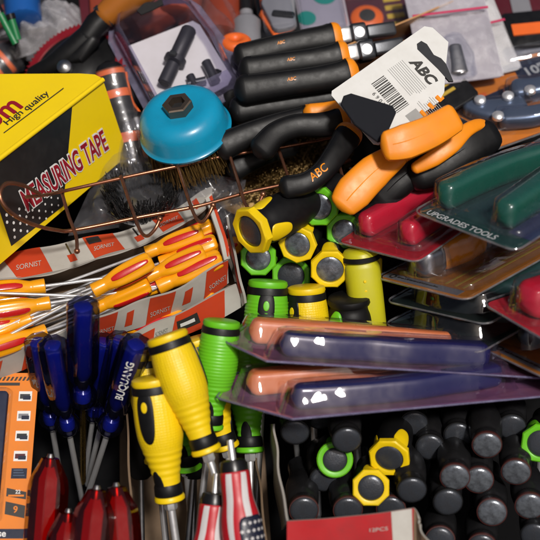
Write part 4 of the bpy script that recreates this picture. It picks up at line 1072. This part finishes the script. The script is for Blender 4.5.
pliers('black pliers half covered by the white tag, third handle of the row', [
  ([V(246, 90, -16), V(285, 84, -16), V(320, 79, -18), V(346, 74, -22)], 13.5, 12, {'mark': 4}),
  ([V(240, 110, -28), V(285, 104, -30), V(330, 97, -34)], 12.5, 10, {'collar': False})], joint=())
pliers('black pliers with bent handles and orange collars lying over the wire basket', [
  ([V(263, 148, 16), V(276, 134, 18), V(296, 126, 18), V(320, 125, 16), V(338, 122, 12)], 11.5, 10.5, {}),
  ([V(288, 187, 52), V(306, 183, 52), V(322, 172, 48), V(335, 155, 40), V(347, 137, 28)], 9.5, 10.5, {'mark': 9})], joint=(0,))
pliers('black pliers lying lowest in the row just above the blue cup brush edge', [
  ([V(224, 146, 0), V(250, 134, -2), V(280, 124, -4), V(306, 118, -8)], 12.5, 10, {}),
  ([V(236, 168, -20), V(262, 156, -22), V(290, 146, -24)], 11, 9, {'collar': False})], joint=())
b = MB(); F = frame(V(311, 112, 2), V(345, 106, -4) - V(311, 112, 2), TOCAM)
t = thing('wire_cutter', 'orange and black wire cutter joint peeping between the pliers handles', 'pliers', F)
b.sweep([(0, 0, 0), (0, 2, 12), (0, 0, 24)], [7, 8, 6], M['orange'], ex=3); b.build('handle', t)
b = MB(); b.prism(rrect(-7, -7, 7, 7, 3), 26, 44, M['nut'], 2); b.lathe([(8, 4), (9, 2)], M['steel'], 14, T=Matrix.Translation((0, 0, 34)) @ Matrix.Rotation(rad(90), 4, 'Y')); b.build('jaw', t)

# tan card strips seen edge on, behind the tag
def strip(label, a, b, c, th=1.4, mat='tan'):
    F = planeframe(a, b, c); w = (b - a).length; h = (c - a).length
    mb = MB(); mb.prism(rrect(0, 0, w, h, 3), 0, th, M[mat]); o = mb.build('card_strip'); m = F.copy(); m.translation = m.translation * U; o.matrix_world = m
    return single(o, label, 'card', 'tan backing cards behind the pliers')
strip('longest tan backing card running up behind the white tag', V(338, 50, -40), V(462, -2, -110), V(346, 58, -78))
strip('short tan backing card under the second pliers tang', V(346, 64, -30), V(420, 36, -80), V(352, 74, -72))

# white price tag
F = planeframe(V(376, 147, 62), V(329, 93, 52), V(442, 88, 34))       # x up-left along the near side, y to the upper right
wd = (V(329, 93, 52) - V(376, 147, 62)).length
t = thing('price_tag', 'white card tag with black lettering and barcode leaning on orange pliers', 'tag', F)
zf = -1 if (F.to_3x3() @ Vec((0, 0, 1))).dot(TOCAM) < 0 else 1
outl = [(0, 3), (3, 0), (wd - 3, 0), (wd, 3), (wd + 1, 108), (wd - 4, 113), (wd - 22, 115), (16, 92), (4, 80), (0, 70)]
b = MB(); hole = [(wd - 12, 88), (wd - 8, 91), (wd - 8, 96), (wd - 13, 98), (wd - 24, 96), (wd - 30, 99), (wd - 36, 99), (wd - 52, 93), (wd - 50, 90), (wd - 36, 90)]
b.prism(outl, -.4, .4, M['whitecard'])
Z = .55 * zf
def tt(body, x, y, size, mat, bold=0, shear=0, rot=0):
    # letters read along -x, upright towards +y
    Tm = Matrix.Translation((x, y, Z)) @ Matrix(((-1, 0, 0, 0), (0, 1, 0, 0), (0, 0, 1, 0), (0, 0, 0, 1))) if zf < 0 else Matrix.Translation((x, y, Z)) @ Matrix.Rotation(rot, 4, 'Z')
    b.text(body, size, M[mat], Tm, bold=bold, shear=shear)
tt('ABC', wd - 30, 78, 13, 'ink', .045, .2)
R = random.Random(4)
for i in range(9):
    b.box((wd - 44 + R.uniform(0, 4), 70 - i * 2.0, min(Z, 0)), (wd - 12, 70.5 - i * 2.0, max(Z, 0)), M['greyink'])
for i in range(8): b.box((wd - 68, 68 - i * 2.0, min(Z, 0)), (wd - 48 + R.uniform(-6, 0), 68.5 - i * 2.0, max(Z, 0)), M['greyink'])
x = wd - 14
while x > wd - 46:
    q = R.choice([.5, .8, 1.3]); b.box((x - q, 34, min(Z, 0)), (x, 48, max(Z, 0)), M['ink']); x -= q + R.choice([.5, .9, 1.2])
tt('6 9 0 3 5', wd - 30, 30, 5, 'ink', .01)
b.box((wd - 68, 38, min(Z, 0)), (wd - 52, 50, max(Z, 0)), M['greyink'])
b.build('card', t)
b = MB(); b.prism(hole, -.9, .9, M['charcoal']); b.build('hang_slot', t)
F3 = planeframe(V(347, 97, 66), V(355, 91, 66), V(379, 137, 70))
mb = MB(); mb.prism([(-9, 22), (-8, 2), (-2, -2), (4, 0), (24, 28), (23, 34), (2, 46), (-3, 44)], -3, 1, M['hangerplate'], .8)
o = mb.build('plastic_hanger'); m = F3.copy(); m.translation *= U; o.matrix_world = m; single(o, 'dark grey plastic hanger plate on the corner of the white tag', 'hanger')

# ------------------------------------------------------------------ orange grips and black-orange grips
def flatgrip(t, pts, w, th, mat, ex=3.2, nm='handle'):
    P = spline(pts, 6); n = len(P)
    rr_ = []
    for i in range(n):
        u = i / (n - 1); k = u * (len(w) - 1); q = min(int(k), len(w) - 2); ww = w[q] + (w[q + 1] - w[q]) * (k - q); rr_.append((ww, th))
    if nm == 'handle':
        c = MB(); c.tube([p + TOCAM * (th * 1.0 - .25) for p in P[2:-2]], .55, M[mat], 6); c.build('mould_seam', t)
    b = MB(); b.sweep(P, rr_, M[mat], hint=TOCAM, ex=ex, seg=28); return b.build(nm, t)
t = wthing('large_pliers', 'large pliers with two smooth orange handles, below the white tag', 'pliers', V(335, 207, 60))
flatgrip(t, [V(344, 204, 60), V(354, 192, 60), V(374, 172, 56), V(396, 156, 50)], [12, 15, 14, 10], 6, 'orange')
flatgrip(t, [V(388, 146, 80), V(405, 142, 80), V(430, 132, 74), V(452, 119, 66)], [12, 14, 13, 12], 6, 'orange', ex=4.5)
b = MB(); F = frame(V(404, 148, 46), V(440, 110, 20) - V(404, 148, 46), TOCAM); b.prism(rrect(-10, -8, 10, 8, 4), 0, 40, M['darksteel'], 2, T=F); b.lathe([(10, 7), (13, 6), (14, 3)], M['chrome'], 20, T=F @ Matrix.Translation((0, 0, 16)) @ Matrix.Rotation(rad(90), 4, 'Y')); b.build('jaw', t)
b = MB()
for i in range(7): b.box((-3 + (i % 3) * 4, -3, i * 5), (5 + (i % 2) * 4, 3, i * 5 + 3.6), M['orange'], .8, T=frame(V(414, 122, 40), V(446, 92, 26) - V(414, 122, 40), TOCAM))
b.build('spring', t)
t = wthing('large_pliers', 'large pliers with black grips and orange edge strips beside the red blister', 'pliers', V(418, 172, 40))
flatgrip(t, [V(420, 174, 20), V(440, 164, 20), V(464, 149, 17), V(484, 138, 9)], [14, 17, 17, 15], 14, 'black')
flatgrip(t, [V(416, 168, 40), V(434, 158, 42), V(452, 145, 40), V(466, 131, 32), V(480, 125, 19), V(491, 131, 10)], [5, 7, 7, 6, 5, 4], 4, 'orange', nm='edge_strip')
flatgrip(t, [V(382, 196, 14), V(396, 182, 16), V(414, 168, 14), V(428, 160, 8)], [13, 15, 14, 12], 13, 'black')
flatgrip(t, [V(380, 182, 26), V(396, 166, 30), V(408, 156, 28), V(424, 152, 22)], [3, 4, 4, 3], 4, 'orange', nm='edge_strip')
b = MB(); b.sweep([V(428, 160, 6), V(460, 130, -6)], [10, 10], M['darksteel'], ex=3); b.build('jaw', t)

# ------------------------------------------------------------------ hand drill, top left
F = planeframe(V(75, 71, -84), V(115, 51, -78), V(59, 35, -112))
LD = lambda px, py, z=0: plane_at(F, px, py, z)
t = thing('hand_drill', 'black hand drill with red toothed gear wheel and amber handle', 'hand drill', F)
b = MB(); oo = []; nT = 76
for i in range(nT * 4):
    a = 2 * math.pi * i / (nT * 4); r_ = 51 + (3.0 if i % 4 in (1, 2) else 0); oo.append((r_ * math.cos(a), r_ * math.sin(a)))
b.prism(oo, -9, 2, M['redmetal'], .6); b.lathe([(2, 50.5), (3.4, 50), (3.4, 43), (2, 42)], M['redmetal'], 72, c0=False, c1=False); b.build('gear_wheel', t, sharp=25)
b = MB(); b.lathe([(2.2, 42), (3.2, 41), (4, 30), (9, 24), (14, 13), (15, 6)], M['black'], 56)
b.sweep([LD(34, 74, 10), LD(52, 66, 13), LD(72, 50, 16), LD(90, 34, 18)], [(8, 7), (10, 9), (12, 10), (11, 10)], M['black'], hint=(0, 0, 1))
b.sweep([LD(66, 58, 13), LD(80, 56, 15), LD(92, 40, 17)], [(9, 7), (8, 7), (8, 7)], M['black'], hint=(0, 0, 1)); b.build('frame', t)
b = MB(); b.sweep([LD(88, 36, 18), LD(97, 24, 20), LD(103, 18, 21)], [(11, 10), (12, 11), (11, 10)], M['black'], hint=(0, 0, 1)); b.build('socket', t)
b = MB(); b.sweep([LD(103, 18, 21), LD(106, 15, 21)], [(13, 12), (13, 12)], M['darksteel'], hint=(0, 0, 1), rnd=False); b.build('ferrule', t)
b = MB(); b.sweep([LD(108, 14, 22), LD(120, 4, 24), LD(142, -12, 27)], [(12, 12), (14, 14), (16, 16)], M['darkamber'], hint=(0, 0, 1)); b.build('handle', t)
b = MB(); b.lathe([(0, 6), (3, 7), (8, 6.6), (10, 4), (11, 1)], M['steel'], 24, T=frame(LD(66, 70, 14), Vec((.2, -.3, 1)), Vec((1, 0, 0)))); b.build('crank_knob', t)

# ------------------------------------------------------------------ black and orange wrapped handles behind the yellow carton
GW = 'black and orange banded handles in clear wrap'
def banded(label, pts, r, bands, seed):
    t = wthing('wrapped_handle', label, 'tool handle', pts[0], GW); P = spline(pts, 8); n = len(P)
    b = MB(); b.sweep(P, [(r, r * .8)] * n, M['blackgloss'], hint=TOCAM, ex=2.4); b.build('handle', t)
    for u in bands:
        i = int(u * (n - 3)); b = MB(); b.sweep([P[i], P[i + 1], P[i + 2]], [(r * 1.05, r * .86)] * 3, M['burnt'], hint=TOCAM, ex=2.4, rnd=False); b.build('orange_band', t)
    b = MB(); R = random.Random(seed); b.sweep(P, [(r * R.uniform(1.12, 1.3), r * R.uniform(1.0, 1.15)) for _ in P], M['bag'], hint=TOCAM, ex=2.2, rnd=False); b.build('clear_wrap', t)
banded('black and orange banded handle just right of the gear wheel', [V(88, 52, -96), V(96, 70, -92), V(104, 100, -86)], 12, (.05, .4, .7), 1)
banded('black and orange banded handle along the right side of the yellow carton', [V(110, 72, -62), V(117, 100, -60), V(126, 130, -58), V(132, 164, -56)], 13, (.02, .3, .8), 2)
banded('black and orange banded handle at the far left under the green rod', [V(-14, 76, -128), V(2, 64, -130), V(14, 54, -132)], 14, (.35, .7), 3)
banded('black and orange banded handle low behind the yellow carton, near the cup brush', [V(134, 120, -60), V(140, 150, -60), V(138, 180, -60)], 11, (.3, .6), 4)

# ------------------------------------------------------------------ crumpled clear bags
def bag(label, corners, amp, mat, seed, n=30, grp='crumpled clear bags', fill=None, name='clear_bag'):
    """corners: four points; a puckered film sheet with a second layer below"""
    a, b_, c, d = corners; t = wthing(name, label, 'plastic bag', a, grp); R = random.Random(seed)
    ph = [(R.uniform(0, 7), R.uniform(0, 7), R.uniform(2, 9), R.uniform(2, 9), R.uniform(.4, 1)) for _ in range(9)]
    nn = (b_ - a).cross(d - a).normalized()
    if nn.dot(TOCAM) < 0: nn = -nn
    for s, nm in ((1, 'front_film'), (-1, 'rear_film')):
        vs = []
        for i in range(n + 1):
            for j in range(n + 1):
                u, v = i / n, j / n; p = (a * (1 - u) + b_ * u) * (1 - v) + (d * (1 - u) + c * u) * v
                z = sum(k_[4] * abs(math.sin(k_[0] + k_[2] * u * 1.7 + k_[3] * v * 1.3 * s)) for k_ in ph) / 4
                e = min(u, 1 - u, v, 1 - v); z *= min(1, e * 6)
                vs.append(p + nn * s * (amp * z))
        w = n + 1; b = MB(); b.add(vs, [(i * w + j, i * w + w + j, i * w + w + j + 1, i * w + j + 1) for i in range(n) for j in range(n)], M[mat]); b.build(nm, t, sharp=60)
    return t
bag('crumpled clear bag round the black wire brush beside the yellow carton', [V(68, 236, -18), V(186, 216, -20), V(176, 160, -46), V(108, 150, -46)], 10, 'bag', 11)
bag('crumpled clear bag pressed between blue cup brush and yellow carton', [V(118, 190, -40), V(160, 176, -40), V(150, 110, -60), V(122, 120, -60)], 12, 'bag', 12)
bag('crumpled clear bag heaped behind the red gear wheel', [V(14, 60, -118), V(84, 36, -124), V(80, 8, -150), V(20, 10, -150)], 18, 'milkbag', 13)
bag('crumpled clear bag glinting at right end of the printed carton', [V(176, 226, -14), V(236, 240, -10), V(246, 180, -30), V(186, 170, -30)], 10, 'bag', 14)
bag('crumpled clear bag with rusty red plastic inside, left of the pliers row', [V(186, 62, -90), V(246, 58, -90), V(244, -8, -150), V(172, -8, -150)], 20, 'bag', 15)
# white zip bags, upper right
def zipbag(label, c, red, hole, fill=True):
    F = planeframe(*c); w = (c[1] - c[0]).length; h = (c[2] - c[0]).length
    t = thing('zip_bag', label, 'plastic bag', F, 'white backed zip bags at the top right')
    b = MB(); b.prism(rrect(0, 0, w, h, 5), -2, -1, M['lilac'] if fill else M['whitecard']); b.build('card', t)
    b = MB(); n = 16; vs = []
    for i in range(n + 1):
        for j in range(n + 1):
            u, v = i / n, j / n; e = min(u, 1 - u, v, 1 - v); vs.append((u * w, v * h, .5 + min(1, e * 8) * (4 + 2.5 * math.sin(u * 7 + v * 4) + 2 * math.sin(v * 11 - u * 3))))
    b.add(vs, [(i * 17 + j, i * 17 + 17 + j, i * 17 + 18 + j, i * 17 + 1 + j) for i in range(n) for j in range(n)], M['milkbag']); b.build('clear_film', t)
    b = MB(); b.box((w * .02, h * red, 8), (w * .98, h * red + 2.4, 9.2), M['redtape'], .4); b.build('zip_line', t)
    b = MB(); b.prism(rrect(*hole, 3), 9, 9.8, M['hole']); b.build('hang_slot', t)
    return t, w, h
t, w, h = zipbag('larger white backed zip bag with red line, behind the white tag', (V(424, 86, -70), V(504, 76, -74), V(424, -14, -110)), .63, (36, 96, 66, 103))
b = MB(); b.sweep([(34, 6, 4), (36, 24, 6), (35, 44, 5)], [(16, 5), (15, 7), (9, 5)], M['clear'], hint=(0, 0, 1)); b.sweep([(34, 8, 4), (35, 34, 5)], [(8, 3), (6, 3)], M['steel'], hint=(0, 0, 1)); b.build('metal_fitting', t)
zipbag('smaller white backed zip bag with red line and round hole, at the right', (V(488, 76, -90), V(522, 68, -92), V(500, 2, -125)), .58, (4, 56, 12, 64), False)

# ------------------------------------------------------------------ far packs and odds and ends along the top
GBk = 'packs and odds and ends along the far side of the heap'
def card(label, c, mat, th=4, extra=None, name='hanging_pack', cat='pack', film=True):
    F = planeframe(*c); w = (c[1] - c[0]).length; h = (c[2] - c[0]).length
    t = thing(name, label, cat, F, GBk); b = MB(); b.prism(rrect(0, 0, w, h, 4), 0, th, M[mat], .8)
    if extra: extra(b, w, h, th)
    b.build('card', t)
    if film:
        b = MB(); b.prism(rrect(4, 4, w - 4, h * .72, 6), th + .5, th + 14, M['clear'], 5, bot=False); b.build('clear_shell', t)
    return t
def orange_edge(b, w, h, th):
    P = [(w * .10, h * .98), (w * .22, h * .55), (w * .10, h * .42), (w * .34, 4), (w * .96, 2)]
    b.tube([(x, y, th + 1) for x, y in P], 2.2, M['burnt'], 8)
    b.prism(sausage([(w * .6, h * .2), (w * .55, h * .5), (w * .7, h * .9)], [12, 16, 14]), th, th + 9, M['greyplastic'], 3); b.prism(sausage([(w * .45, h * .3), (w * .8, h * .24)], [4, 4]), th, th + 11, M['blackgloss'], 2)
card('black pack with orange edge line and grey tool, above the pliers row', (V(262, 44, -90), V(302, 38, -90), V(252, -14, -130)), 'blackgloss', extra=orange_edge)
def teal_dot(b, w, h, th):
    b.lathe([(th, 12), (th + .5, 12), (th + .6, 3)], M['teal'], 28, T=Matrix.Translation((w * .62, h * .72, 0))); b.lathe([(th, 9), (th + .5, 9), (th + .6, 3)], M['teal'], 28, T=Matrix.Translation((w * .2, h * .36, 0)))
card('pale lilac pack with round teal print, behind the farthest pliers', (V(300, 44, -110), V(352, 40, -114), V(300, -16, -150)), 'lilac', extra=teal_dot)
def strips_(b, w, h, th):
    for i in range(9): b.box((w * .62, h * i / 9, th), (w * .86, h * (i + .55) / 9, th + .6), M['mustard'])
    b.lathe([(th, 16), (th + 1, 15), (th + 4, 8)], M['burnt'], 24, T=Matrix.Translation((w * .34, h * .5, 0))); b.lathe([(th + 4, 8), (th + 4.6, 3)], M['ink'], 24, T=Matrix.Translation((w * .34, h * .5, 0)))
card('dark red pack with striped mustard edge, beyond the longest tan card', (V(352, 62, -120), V(424, 52, -124), V(352, -14, -165)), 'darkred', extra=strips_)
card('dark red pack under the tan cards left of the white tag', (V(372, 74, -110), V(424, 66, -114), V(372, 34, -135)), 'darkred', film=False)
card('black card with yellow marks between white tag and tin snips', (V(438, 122, -60), V(480, 96, -66), V(430, 72, -90)), 'blackgloss', film=False, extra=lambda b, w, h, th: [b.box((w * .3, h * (.3 + .14 * i), th), (w * .7, h * (.36 + .14 * i), th + .5), M['mustard']) for i in range(4)])
card('dark grey box at the far right corner with red strip', (V(496, 30, -130), V(560, 28, -130), V(496, -14, -170)), 'darkred', film=False, extra=lambda b, w, h, th: [b.box((w * .3, h * .2, th), (w * .6, h * .95, th + 1), M['greyplastic'])])
card('black pack with bright orange strip at the right edge', (V(508, 50, -110), V(570, 44, -110), V(506, 16, -130)), 'blackgloss', film=False, extra=lambda b, w, h, th: [b.box((w * .12, h * .30, th), (w, h * .62, th + 1.4), M['burnt'])])
card('grey clear wrapped pack behind the tin snips at the right edge', (V(500, 78, -110), V(570, 64, -110), V(500, 48, -120)), 'greyplastic')
# rusty red pieces in the bag, orange ring, grey bottle
def blob(name, label, cat, c, r, mat, squash=(1, 1, 1), seed=0):
    R = random.Random(seed); b = MB(); pr = [(-r, .05 * r), (-.9 * r, .45 * r), (-.6 * r, .8 * r), (-.2 * r, .98 * r), (.25 * r, .97 * r), (.65 * r, .76 * r), (.92 * r, .4 * r), (r, .05 * r)]
    b.lathe(smoothprof(pr, 4), M[mat], 28, T=Matrix.Diagonal((*squash, 1)), mod=lambda a, z: 1 + .06 * math.sin(a * 3 + seed)); o = b.build(name); o.location = c * U; o.rotation_euler = (R.uniform(0, 3), R.uniform(0, 3), 0); return single(o, label, cat, GBk)
def ring(label, c, R0, r, mat, ax):
    b = MB(); pts = [(R0 * math.cos(a), R0 * math.sin(a), 0) for a in [2 * math.pi * i / 36 for i in range(37)]]; b.tube(pts, r, M[mat], 12); o = b.build('plastic_ring'); m = frame(c, ax, RIGHT); m.translation *= U; o.matrix_world = m; return single(o, label, 'ring', GBk)
ring('bright orange plastic ring left of the black pliers butts', V(236, 43, -70), 9, 5.5, 'burnt', UP + TOCAM * .8)
def bottle(label, a, b_, r, mat, cap='blackgloss', name='plastic_bottle'):
    t = thing(name, label, 'bottle', frame(a, b_ - a, TOCAM), GBk); L_ = (b_ - a).length
    b = MB(); b.lathe([(0, r * .8), (2, r), (L_ * .7, r), (L_ * .82, r * .7), (L_ * .86, r * .45), (L_, r * .45)], M[mat], 32, mod=lambda a, z: 1 + .02 * math.cos(a * 16)); b.build('body', t)
    b = MB(); b.lathe([(L_, r * .5), (L_ + 14, r * .48), (L_ + 15, r * .4)], M[cap], 24); b.build('cap', t)
bottle('blue ribbed plastic bottle at the far top left', V(24, 22, -110), V(18, -40, -140), 17, 'bluebottle')
bottle('grey translucent plastic bottle beside the orange ring', V(248, 52, -92), V(246, 12, -110), 14, 'greyplastic')
bottle('rust red plastic bottle above the orange ring', V(220, 40, -105), V(226, -20, -140), 20, 'brownred')
bottle('amber plastic bottle behind the hand drill handle', V(178, 20, -125), V(190, -40, -150), 22, 'brownred', 'amber')
bottle('rust red plastic bottle lying at the top between drill and clear blister', V(130, 30, -120), V(200, -10, -150), 18, 'brownred')
for i, (a, b_, lab) in enumerate((((-4, 6), (16, 44), 'longer green plastic rod in the top left corner'), ((10, 14), (18, 40), 'shorter green plastic rod in the top left corner'))):
    mb = MB(); mb.tube([V(*a, -80), V(*b_, -84)], 3.5, M['greenstick'], 12); mb.tube([V(*a, -80), V(*a, -80) + (V(*b_, -84) - V(*a, -80)) * .2], 4.4, M['blackgloss'], 12); single(mb.build('plastic_rod'), lab, 'rod', GBk)
mb = MB(); mb.tube([V(126, 72, -60), V(132, 100, -60), V(142, 118, -58), V(138, 140, -56)], 1.2, M['burnt'], 8, smooth=6); single(mb.build('thin_wire'), 'thin orange brown wire hanging left of the clear adapter blister', 'wire', GBk)
# black support slabs added under the heap; their colour gives the gaps shade
GBx = 'black slabs added under the heap'
def gap_slab(label, c8):
    mb = MB(); mb.add(c8, [(0, 1, 2, 3), (4, 5, 6, 7), (0, 1, 5, 4), (1, 2, 6, 5), (2, 3, 7, 6), (3, 0, 4, 7)], M['ground']); single(mb.build('dark_gap_slab'), label, 'box', GBx)
def slab(y0, y1, h, x0=-40, x1=580, d=60):
    top = [S(x0, y1, h), S(x1, y1, h), S(x1, y0, h), S(x0, y0, h)]; return top + [p + Vec((0, 0, -d)) for p in top]
gap_slab('black support slab added as shade in gaps under the far packs', slab(-50, 130, -130))
gap_slab('black support slab added as shade in gaps under the middle of the heap', slab(132, 300, -110))
gap_slab('black support slab added as shade between the standing screwdrivers', slab(304, 640, -190))

def rust(b, w, h, th):
    for i in range(3): b.prism(sausage([(w * (.2 + .3 * i), h * .15), (w * (.25 + .28 * i), h * .8)], [7, 9]), th, th + 12, M['brownred'], 3)
card('rust red pack with three rods behind the amber drill handle', (V(84, 50, -125), V(168, 40, -130), V(84, -16, -160)), 'darkred', extra=rust, film=False)
card('dark pack with rust red rods beyond the clear adapter blister', (V(168, 44, -140), V(262, 40, -140), V(170, -20, -165)), 'blackgloss', extra=rust, film=False)
card('dark flat pack at the far left behind the green rods', (V(-40, 60, -125), V(60, 44, -130), V(-40, -16, -160)), 'blackgloss', extra=lambda b, w, h, th: b.prism(sausage([(w * .3, h * .3), (w * .7, h * .5)], [8, 10]), th, th + 12, M['brownred'], 3))

# open kraft carton round the yellow and green grips
o = S(190, 560, -160)
ct = wthing('carton', 'worn brown carton whose edges show between the screwdriver grips and flag handles', 'box', o)
for nm, tp, bt in (('side_wall', [S(126, 392, -10), S(128, 440, -4), S(131, 500, 4), S(134, 560, 10)], [S(126, 392, -150), S(128, 440, -150), S(131, 500, -150), S(134, 560, -150)]),
                   ('side_wall', [S(254, 440, -70), S(257, 464, -40), S(262, 500, -10), S(268, 560, 4)], [S(252, 440, -150), S(254, 464, -150), S(258, 500, -150), S(262, 560, -150)]),
                   ('back_wall', [S(126, 392, -60), S(170, 394, -62), S(210, 396, -62), S(254, 398, -60)], [S(126, 440, -160), S(170, 442, -160), S(210, 444, -160), S(254, 446, -160)])):
    mb = MB(); w = Wall(tp, bt, 1.6); w.sheet(mb, M['kraft'], M['kraft'], .5, M['kraft']); mb.build(nm, ct)
mb = MB(); q = [S(120, 420, -165), S(262, 420, -165), S(275, 600, -165), S(120, 600, -165)]; mb.add(q, [(0, 1, 2, 3)], M['kraft']); mb.build('carton_base', ct)
